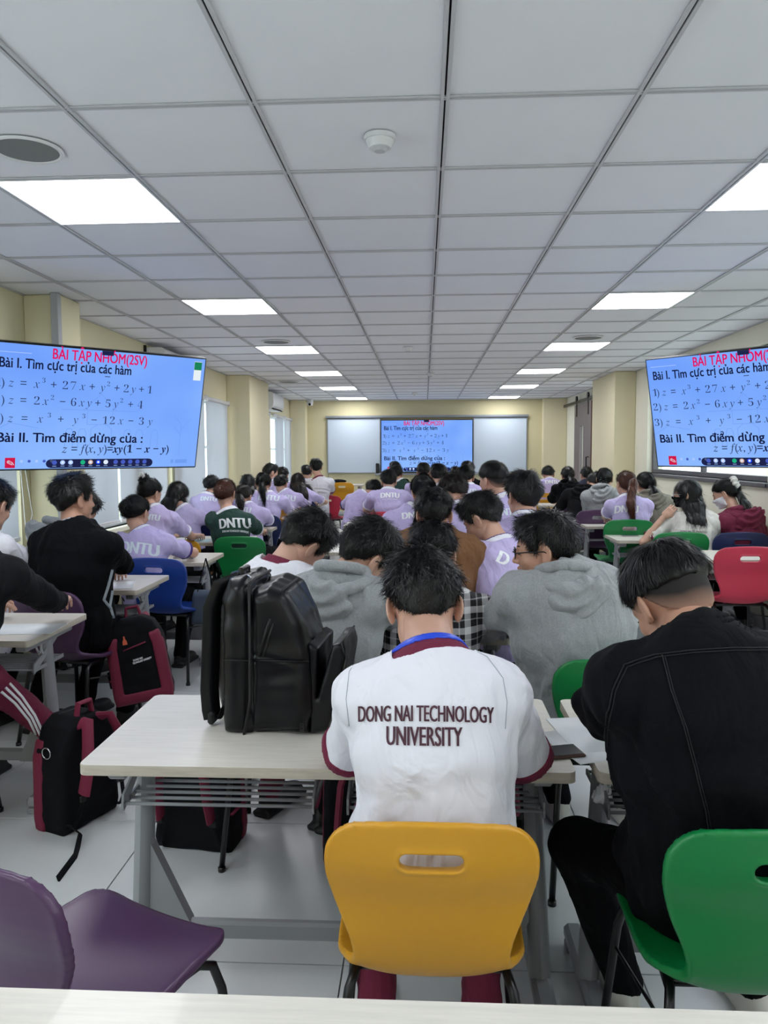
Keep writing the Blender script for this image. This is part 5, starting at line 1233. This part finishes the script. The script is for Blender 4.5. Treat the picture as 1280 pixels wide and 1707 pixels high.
R8 = person('girl in a black face mask and glasses looking left, hand at her chin, off-white shirt', (1143, 822, 6.55), (1150, 856, 6.5), -22, 92, 4, -6, 'n', 'f', top='cream', cuff='maroon', collar=None, hair='longs', seed=38, pelvis=(2.25, 6.42), extra=dict(L=.22, side=.05), text=[('DONG NAI TECHNOLOGY', 1156, 886, .2, 'print_maroon', dict(k=1.3, off=.012, tilt=10))], sw=.165, hands={'low': 1, 'l': tuple(at(1104, 864, 6.5)), 'r': (2.45, 6.8, .8), 'ld': (.5, -.1, .55), 'ln': (-.3, -1, .1)}, glasses='clear', slen=.8, elb={'l': (-.7, .1, -1)}, curl=.75, loose=.024)
R9 = person('girl in a maroon hooded jacket with a white scrunchie, by the right wall', (1207, 822, 6.6), (1228, 856, 6.5), 22, 40, 26, 0, 'n', 'f', top='maroon', sleeve='long', collar='white', hood=1.25, hair='tied', seed=39, pelvis=(2.68, 6.42), sw=.17, loose=.03)
def mask(R, m, lab):
    fn = lambda P: np.maximum(np.maximum(head_sdf(P)-.006, P[:, 2]+.022), np.maximum(.012-P[:, 1], -.118-P[:, 2]))
    v, f = surf(fn, (-.1, 0, -.13), (.1, .13, 0), .005); v = (v*R.hsc)@R.MH.T.astype(np.float32)+R.Hd.astype(np.float32)-R.O.astype(np.float32)
    o = obj('face_mask', mesh('face_mask', v, f, m, True), R.root); b = B()
    for s in (-1, 1):
        for z in (-.03, -.075): b.tube([R.W(s*.062, .03, z)-R.O, R.W(s*.076, .005, (z-.04)/2)-R.O, R.W(s*.080, -.012, -.02)-R.O], .0015, 5)
    obj('ear_loops', b.me('ear_loops', m, True), o)
mask(R8, CL['black'], ''); mask(R9, CL['white'], '')
# hair ornaments
def torus_blob(R, c, rad, r, m, nm, lab):
    c = R.W(*c); fn = lambda P: np.hypot(np.hypot((P-c)@R.MH[:, 0], (P-c)@R.MH[:, 2])-rad, (P-c)@R.MH[:, 1])-r+.007*np.sin(9*np.arctan2((P-c)@R.MH[:, 2], (P-c)@R.MH[:, 0]))
    v, f = surf(fn, c-.1, c+.1, .005); obj(nm, mesh(nm, v-R.O, f, m, True), R.root)
torus_blob(R9, (0, -.115, .045), .034, .024, CL['cream'], 'scrunchie', '')
b = B()
for k in range(7):
    a = -1.2+2.4*k/6; p = L4.W(.0, -.125, .085)-L4.O; q = L4.W(.045*math.sin(a), -.150, .085+.05*math.cos(a))-L4.O; b.tube([p, (p+q)/2-np.array([0, .01, 0]), q], .006, 6)
obj('hair_claw', b.me('hair_claw', M_WHITE, True), L4.root, label='white claw clip')
torus_blob(R5, (0, -.11, -.02), .02, .014, mat('pale_blue_plastic', (150, 186, 196), .3), 'hair_tie', '')
for k in range(3): seam(L0, [(2+7*k, 1153-7*k), (25+6*k, 1172-5*k), (48+5*k, 1200-4*k), (66+5*k, 1236-3*k)], CL['print_white'], .0055, 'track_stripe', 0, tro=True)
# ================================================================== bags
def strap(pts, w, th, m, name, parent, lab=None, up=(0, 0, 1)):
    return obj(name, auto(B().tube(pts, w, 8, flat=(th/w, 1), up=up).me(name, m)), parent, label=lab)
def zip_line(pts, parent, r=.004, m=None, name='zip'):
    return obj(name, B().tube(pts, r, 6).me(name, m or M_ZIP, True), parent)
# black leather backpack: x runs from its back (left) to its front (right), y across, on the desk
o = np.array([-.535, 2.13, .75]); bp = thing('leather_backpack', 'black leather backpack standing open on the desk, straps to the left', 'backpack', o, math.radians(-4))
def body_f(P):
    a = extr(P, [(0, .0), (.075, 0), (.085, .25), (.080, .40), (.062, .425), (.02, .415), (.0, .36)], .135, .04)
    b = extr(P, [(.06, 0), (.235, .0), (.25, .07), (.245, .22), (.215, .31), (.175, .385), (.13, .405), (.075, .385)], .13, .042)
    d = smin(a, b, .006); g = np.abs(P[:, 2]-.205)-.003; fr = np.where(P[:, 1] < -.115, 1, 0)
    d = np.where((np.abs(P[:, 0]-.082) < .004) & (P[:, 2] < .41), d+.004, d)
    d = d+.004*np.exp(-((P[:, 2]-.208-.01*np.sin(20*P[:, 0]))/.004)**2)*(P[:, 0] > .08)
    return d+wob(P, 18, 3, .005)
v, f = surf(body_f, (-.02, -.16, -.01), (.28, .16, .45), .005); obj('bag_body', mesh('bag_body', smooth_mesh(v, f, 1), f, M_LEA, True), bp)
def pocket_f(P):
    out = extr(P, [(.235, .0), (.285, .01), (.315, .10), (.335, .215), (.325, .25), (.30, .245), (.262, .12), (.256, .10), (.262, .235), (.235, .25)], .115, .012)
    return out+wob(P, 25, 5, .002)
v, f = surf(pocket_f, (.2, -.14, -.01), (.36, .14, .28), .0045); pk = obj('front_pocket', mesh('front_pocket', smooth_mesh(v, f, 1), f, M_LEA, True), bp, label='open front pocket flap')
zip_line([(.06+.0, -.128, .0), (.082, -.137, .1), (.084, -.137, .3), (.08, -.125, .405), (.076, -.06, .41), (.076, .1, .41)], bp, .0045)
zip_line([(.105, -.132, .215), (.125, -.132, .28), (.15, -.126, .35), (.165, -.10, .39), (.165, .08, .392)], bp, .0045); zip_line([(.118, -.132, .215), (.138, -.131, .28), (.163, -.126, .35), (.177, -.10, .385)], bp, .0035)
zip_line([(.30, -.11, .02), (.318, -.112, .10), (.338, -.11, .21), (.328, -.09, .252), (.326, .09, .252)], pk, .0035)
obj('zip_pull', B().box((.07, -.09, .423), (.006, .05, .004), .001, R=rz(.5)).me('zip_pull', M_CHR), bp, label='metal zip pull'); obj('zip_pull', B().box((.325, -.118, .155), (.006, .004, .04), .001).me('zip_pull', M_CHR), pk)
obj('seam', B().tube([(.012, -.136, .205), (.08, -.139, .205)], .0025, 5).tube([(.09, -.134, .205), (.24, -.133, .205)], .003, 5).tube([(.09, -.135, .02), (.23, -.134, .02)], .0016, 5).me('seam', M_LEA, True), bp)
obj('embossed_letter', mesh('embossed_letter', [(.215+x*.028, -.136, .02+y*.03) for x, y in zip(glyphs('B')[0][:, 0], glyphs('B')[0][:, 1])], glyphs('B')[1], M_ZIP), bp)
for y in (-.06, .06):
    st = strap([(.02, y*.5, .40), (-.02, y, .39), (-.045, y, .33), (-.052, y, .2), (-.058, y, .10), (-.055, y, .045), (-.05, y, .02)], .027, .011, M_LEA, 'shoulder_strap', bp, up=(1, 0, 0))
    strap([(-.05, y, .03), (-.03, y, .02), (-.015, y*1.1, .05), (.01, y*1.2, .08)], .014, .005, M_NYL, 'webbing', bp, up=(1, 0, 0)); obj('buckle', B().box((-.05, y, .022), (.02, .045, .035), .006).me('buckle', M_RUB), bp)
strap([(.03, -.03, .41), (.03, -.03, .432), (.03, .03, .432), (.03, .03, .41)], .009, .006, M_LEA, 'top_handle', bp)
# maroon and black school backpacks; local x across, -y outward face, z up
def school_bag(lab, loc, rot, tilt=0, roll=0, front=True, name='school_backpack'):
    r = thing(name, lab, 'backpack', loc); r.rotation_euler = (tilt, roll, rot)
    core = lambda P: extr(P, [(-.14, .0), (.14, .0), (.15, .05), (.145, .33), (.11, .42), (.05, .455), (-.05, .455), (-.11, .42), (-.145, .33), (-.15, .05)], .085, .03)
    side = lambda P: np.maximum(core(P)-.004, np.maximum(-(np.hypot(P[:, 0]/1.0, (P[:, 2]-.25)*.50)-.100), P[:, 1]+.035))
    v, f = surf(lambda P: core(P)+wob(P, 16, 7, .004), (-.17, -.1, -.01), (.17, .1, .47), .008); obj('bag_body', mesh('bag_body', v, f, M_NYL, True), r)
    v, f = surf(lambda P: np.maximum(smax(extr(P, [(-.148, .0), (.148, .0), (.155, .05), (.15, .30), (.13, .37), (-.13, .37), (-.15, .30), (-.155, .05)], .096, .03), -extr(P, [(-.095, .06), (.095, .06), (.09, .30), (.06, .45), (-.06, .45), (-.09, .30)], .2, .02), .01), P[:, 1]+.03), (-.17, -.11, -.01), (.17, .0, .40), .007); obj('maroon_panel', mesh('maroon_panel', v, f, M_MNY, True), r, label='maroon side and bottom panel')
    obj('pocket_trim', B().tube([(-.145, -.085, .14), (-.15, -.0, .155), (-.145, .07, .16)], .014, 6, flat=(.35, 1)).me('pocket_trim', M_MNY, True), r)
    zip_line([(-.13, -.03, .12), (-.14, -.03, .3), (-.11, -.03, .41), (-.05, -.03, .452), (.05, -.03, .452), (.11, -.03, .41), (.14, -.03, .3), (.13, -.03, .12)], r, .005)
    strap([(-.04, .05, .445), (-.03, .05, .50), (.03, .05, .50), (.04, .05, .445)], .014, .01, M_MNY, 'carry_handle', r, up=(0, 0, 1))
    for s in (-1, 1):
        strap([(s*.05, .08, .43), (s*.06, .13, .44), (s*.085, .155, .36), (s*.095, .155, .25), (s*.10, .14, .17)], .03, .012, M_MNY, 'shoulder_strap', r, up=(0, 1, 0))
        strap([(s*.10, .14, .17), (s*.12, .13, .08), (s*.13, .10, .03), (s*.125, .08, .03)], .011, .004, M_NYL, 'webbing', r, up=(0, 1, 0)); obj('buckle', B().box((s*.105, .14, .155), (.03, .012, .025), .004).me('buckle', M_RUB), r)
    if front: obj('front_zip', B().tube([(-.06, -.09, .29), (.06, -.09, .315)], .004, 6).me('front_zip', M_MNY, True), r)
    return r
b1 = school_bag('maroon and black backpack standing on the floor at the left, round badge on its side', (-1.43, 3.02, .0), math.radians(-112), front=False)
obj('round_badge', B().tube([(.150, .0+.022*math.cos(a), .33+.022*math.sin(a)) for a in np.linspace(0, 2*math.pi, 17)[:-1]], .0025, 6, closed=True).me('round_badge', M_CHR, True), b1)
def floor_strap(bag, pts, w=.018):
    Mi = Matrix.LocRotScale(bag.location, bag.rotation_euler, None).inverted(); Q = [Mi @ Vector(p) for p in pts]
    obj('loose_strap', B().tube([tuple(q) for q in Q], w, 6, flat=(.2, 1)).me('loose_strap', M_NYL, True), bag)
def fz(x, y, z=.006): return tuple(atz(x, y, z))
floor_strap(b1, [fz(116, 1376, .08), fz(134, 1390, .02), fz(126, 1428), fz(97, 1467)])
b2 = school_bag('maroon and black backpack on the floor seen through the wire shelf of the near desk', (-.86, 2.86, .0), math.radians(172), tilt=-.06, front=False)
floor_strap(b2, [fz(268, 1330, .12), fz(250, 1345, .1), fz(248, 1400, .02)])
p = at(262, 1150, 4.18); b3 = school_bag('maroon and black backpack hanging from the left desk, with a small orange patch', (p[0], 4.02, p[2]), math.radians(14), tilt=-.10, roll=-.16)
for s, px, w_, z_, k in (('DONG NAI', -.015, .05, .225, 1.4), ('TECHNOLOGY UNIVERSITY', .005, .10, .21, 1.8)):
    gv, gf = glyphs(s, .03); sc_ = w_/gv[:, 0].max(); obj('lettering', mesh('lettering', [(px-w_/2+x*sc_+.02, -.088, z_+y*sc_*k+x*sc_*.12) for x, y in gv[:, :2]], gf, CL['print_white']), b3)
obj('orange_patch', B().prism([(-.012, 0), (.012, 0), (.010, .02), (.004, .03), (.004, .045), (-.004, .045), (-.004, .03), (-.010, .02)], -.004, 0).me('orange_patch', mat('orange_patch', (206, 92, 60), .7)), b3, (-.045, -.086, .32))
b4 = school_bag('maroon and black backpack on the floor under the desk, right of the white shirt', (.27, 2.95, .0), math.radians(170), front=False)
b5 = school_bag('maroon backpack on the floor beyond the yellow chair, left of the white shirt', (-.22, 2.72, .0), math.radians(186), front=False)
# bottle in the pocket of the hanging bag
p = at(226, 1092, 4.02); r = thing('water_bottle', 'clear plastic water bottle with a white cap, in the side pocket of the hanging backpack', 'bottle', p-np.array([0, 0, .1]))
M_PET = mat('clear_plastic', (190, 205, 212), .08, trans=.6)
pr = [(0, 0), (.030, .0), (.032, .02), (.030, .06), (.032, .09), (.031, .13), (.022, .155), (.013, .165), (.013, .175)]; V = []; Fc = []
for q, z in pr:
    for k in range(18): V.append((q*math.cos(k*math.pi/9), q*math.sin(k*math.pi/9), z))
for i in range(len(pr)-1):
    for k in range(18): Fc.append((i*18+k, i*18+(k+1) % 18, i*18+18+(k+1) % 18, i*18+18+k))
obj('bottle_body', mesh('bottle_body', V, Fc, M_PET, True), r); obj('cap', B().cyl((0, 0, .182), .015, .02, 18).me('cap', M_WHITE), r)
obj('side_pocket', B().tube([(0, 0, .0), (0, 0, .085)], [.040, .042], 12).me('side_pocket', M_NYL, True), b3).matrix_parent_inverse = Matrix.Identity(4)
b3c = [c for c in b3.children if c.name.startswith('side_pocket')][0]; b3c.location = (-.13, -.03, .10)
# dark bag and clothes hanging from the next desks
def cloth_bag(nm, lab, p, h, w, m, hm, rot=0):
    r = thing(nm, lab, 'bag', p); f_ = lambda P: extr(P, [(-w/2, -h), (w/2, -h), (w*.42, 0), (-w*.42, 0)], .05, .03)+wob(P, 22, 5, .006)
    v, f = surf(f_, (-w/2-.03, -.08, -h-.03), (w/2+.03, .08, .03), .008); obj('bag_body', mesh('bag_body', v, f, m, True), r)
    for s in (-1, 1): obj('handle', B().tube([(s*w*.3, -.02, -.02), (s*w*.12, -.0, .13), (0, .0, .22)], .007, 6, flat=(.5, 1)).me('handle', hm, True), r)
    r.rotation_euler = (0, 0, rot); return r
M_PNK = mat('pale_pink_canvas', (206, 184, 186), .85, bump=.4)
p = at(1066, 968, 6.55); cloth_bag('tote_bag', 'pale pink tote bag hanging by long handles from the desk with the pencil case', p, .34, .27, M_PNK, M_PNK, .2)
p = at(344, 985, 5.05); cloth_bag('drawstring_bag', 'dark blue grey bag hanging from the hook of the desk with the phone', p, .22, .2, mat('slate_cloth', (58, 70, 86), .8, bump=.4), M_NYL)
# ================================================================== things on the desks
def sheet(px, py, w, d, rot, lab, m=M_PAPER, curl=0, z=.7505, name='paper_sheet', cat='paper', Y=None):
    p = atz(px, py, z+.002) if Y is None else at(px, py, Y); V = []; F = []
    for i in range(7):
        for j in range(2):
            x = (i/6-.5)*w; V.append((x, (j-.5)*d, curl*max(0, i/6-.5)**2*4)); 
    for i in range(6): F.append((2*i, 2*i+2, 2*i+3, 2*i+1))
    V2 = [(a, b, c+.0016) for a, b, c in V]; n = len(V); F2 = [tuple(q+n for q in f) for f in F]; F = [f[::-1] for f in F]+F2+[(0, 1, n+1, n), (n-2, 2*n-2, 2*n-1, n-1)]
    for i in range(6): F += [(2*i, n+2*i, n+2*i+2, 2*i+2), (2*i+1, 2*i+3, n+2*i+3, n+2*i+1)]
    o = obj(name, mesh(name, V+V2, F, m, True), None, (p[0], p[1], z), (0, 0, rot)); return tag(o, lab, cat)
sheet(985, 1222, .17, .25, .15, 'open white notebook page beside the black denim sleeve', curl=.0, name='notebook', cat='notebook')
sheet(975, 1240, .16, .22, .35, 'lower white sheet sticking out under the notebook page', z=.7485+.0015)
def phone(px, py, rot, lab, z=.751, m=M_BLK):
    p = atz(px, py, z+.005); r = thing('phone', lab, 'phone', (p[0], p[1], z), rot); obj('case', B().box((0, 0, .004), (.15, .073, .008), .003).me('case', M_LGREY if m is M_BLK else m), r); obj('display', B().box((0, 0, .0083), (.14, .064, .001)).me('display', M_BLK), r)
phone(920, 1254, .25, 'phone lying at the elbow of the white shirt', m=mat('bronze_case', (96, 72, 64), .3))
phone(307, 929, .05, 'phone with a pale case lying on the left desk behind the blue chair')
sheet(322, 901, .30, .24, .1, 'pale blue sheets on the desk left of the dark green shirt', mat('pale_blue_paper', (186, 218, 226), .7)); sheet(299, 899, .2, .2, -.2, 'white sheet beside the pale blue sheets')
sheet(193, 975, .2, .26, .3, 'white paper under the elbow of the man in the black polo shirt')
sheet(945, 857, .3, .22, .2, 'white sheet with a lifted corner on a right block desk', curl=.05); sheet(955, 867, .32, .22, -.1, 'curled open booklet beside the purple chair', curl=.04)
sheet(1058, 889, .2, .16, 0, 'pale blue notebook by the pink pencil case', mat('blue_grey_cover', (158, 172, 200), .6), name='notebook', cat='notebook'); phone(1050, 893, .0, 'thin grey phone lying before the pink pencil case')
sheet(425, 872, .25, .2, 0, 'white sheet under the folded arms left of the aisle'); sheet(603, 860, .22, .2, 0, 'white sheet under the leaning lilac student'); sheet(40, 1048, .3, .2, .1, 'white sheet under the charcoal sleeve')
p = atz(1043, 883, .79); r = thing('pencil_case', 'fluffy pink pencil case with black ears on a right block desk', 'pencil case', (p[0], p[1], .75))
v, f = surf(lambda P: smin(ell(P, (0, 0, .04), (.08, .05, .042)), ell(P, (.05, 0, .05), (.04, .045, .035)), .02)+wob(P, 70, 3, .004), (-.1, -.07, -.01), (.12, .07, .1), .006); obj('plush_body', mesh('plush_body', v, f, mat('pink_plush', (222, 184, 194), .9, bump=.5), True), r)
v, f = surf(lambda P: np.minimum(ell(P, (-.01, .0, .085), (.02, .012, .018)), ell(P, (.06, .0, .085), (.02, .012, .018))), (-.05, -.03, .05), (.1, .03, .12), .004); obj('ears', mesh('ears', v, f, M_RUB, True), r, label='black ears')
p = atz(574, 812, .95); r = thing('book', 'blue book on the desk on the platform', 'book', (-1.75, 14.3, .98), .1); obj('cover', B().box((0, 0, 0), (.2, .28, .05), .004).me('cover', mat('blue_cover', (36, 96, 150), .5)), r)
r = thing('book', 'black bag-like pouch on the white book stack of the platform desk', 'pouch', (-1.6, 14.3, .985), -.1); v, f = surf(lambda P: ell(P, (0, 0, .01), (.16, .09, .035))+wob(P, 20, 3, .004), (-.18, -.11, -.03), (.18, .11, .06), .012); obj('pouch', mesh('pouch', v, f, M_NYL, True), r); r.name = 'pouch'
tag(obj('book', B().box((-1.66, 14.32, .943), (.42, .3, .022), .003).me('book', M_PAPER)), 'white book lying under the blue book and pouch', 'book')
# crumpled tissue in the wire shelf right of the white shirt
p = at(1003, 1322, 1.97); fn = lambda P: rbox(P, (0, 0, 0), (.012, .016, .026), .006, np.array([[.9, -.1, .42], [.1, 1, 0], [-.42, 0, .9]]))+wob(P, 110, 4, .006)
v, f = surf(fn, (-.06, -.06, -.06), (.06, .06, .06), .0028); tag(obj('tissue', mesh('tissue', v, f, M_PAPER, True), None, p), 'crumpled white tissue stuck at the desk shelf bracket', 'tissue')
# shoes and socks seen under the near desks
def foot(px, py, rot, lab, sock=True, m='white'):
    p = atz(px, py, 0.0); r = thing('sneaker', lab, 'shoe', (p[0], p[1], 0), rot); obj('upper', SHOE[m], r)
    if sock: obj('sock', B().tube([(0, -.06, .08), (0, -.07, .2)], [.034, .042], 14).me('sock', mat('white_sock', (200, 200, 202), .9), True), r)
# fixed wire cable trunk on the front wall under the board
tag(obj('cable', B().tube([(-1.99, YB-.01, 1.1), (-1.99, YB-.01, .7)], .006, 6).me('cable', M_GREY)), 'thin grey cable hanging from the left whiteboard corner', 'cable')
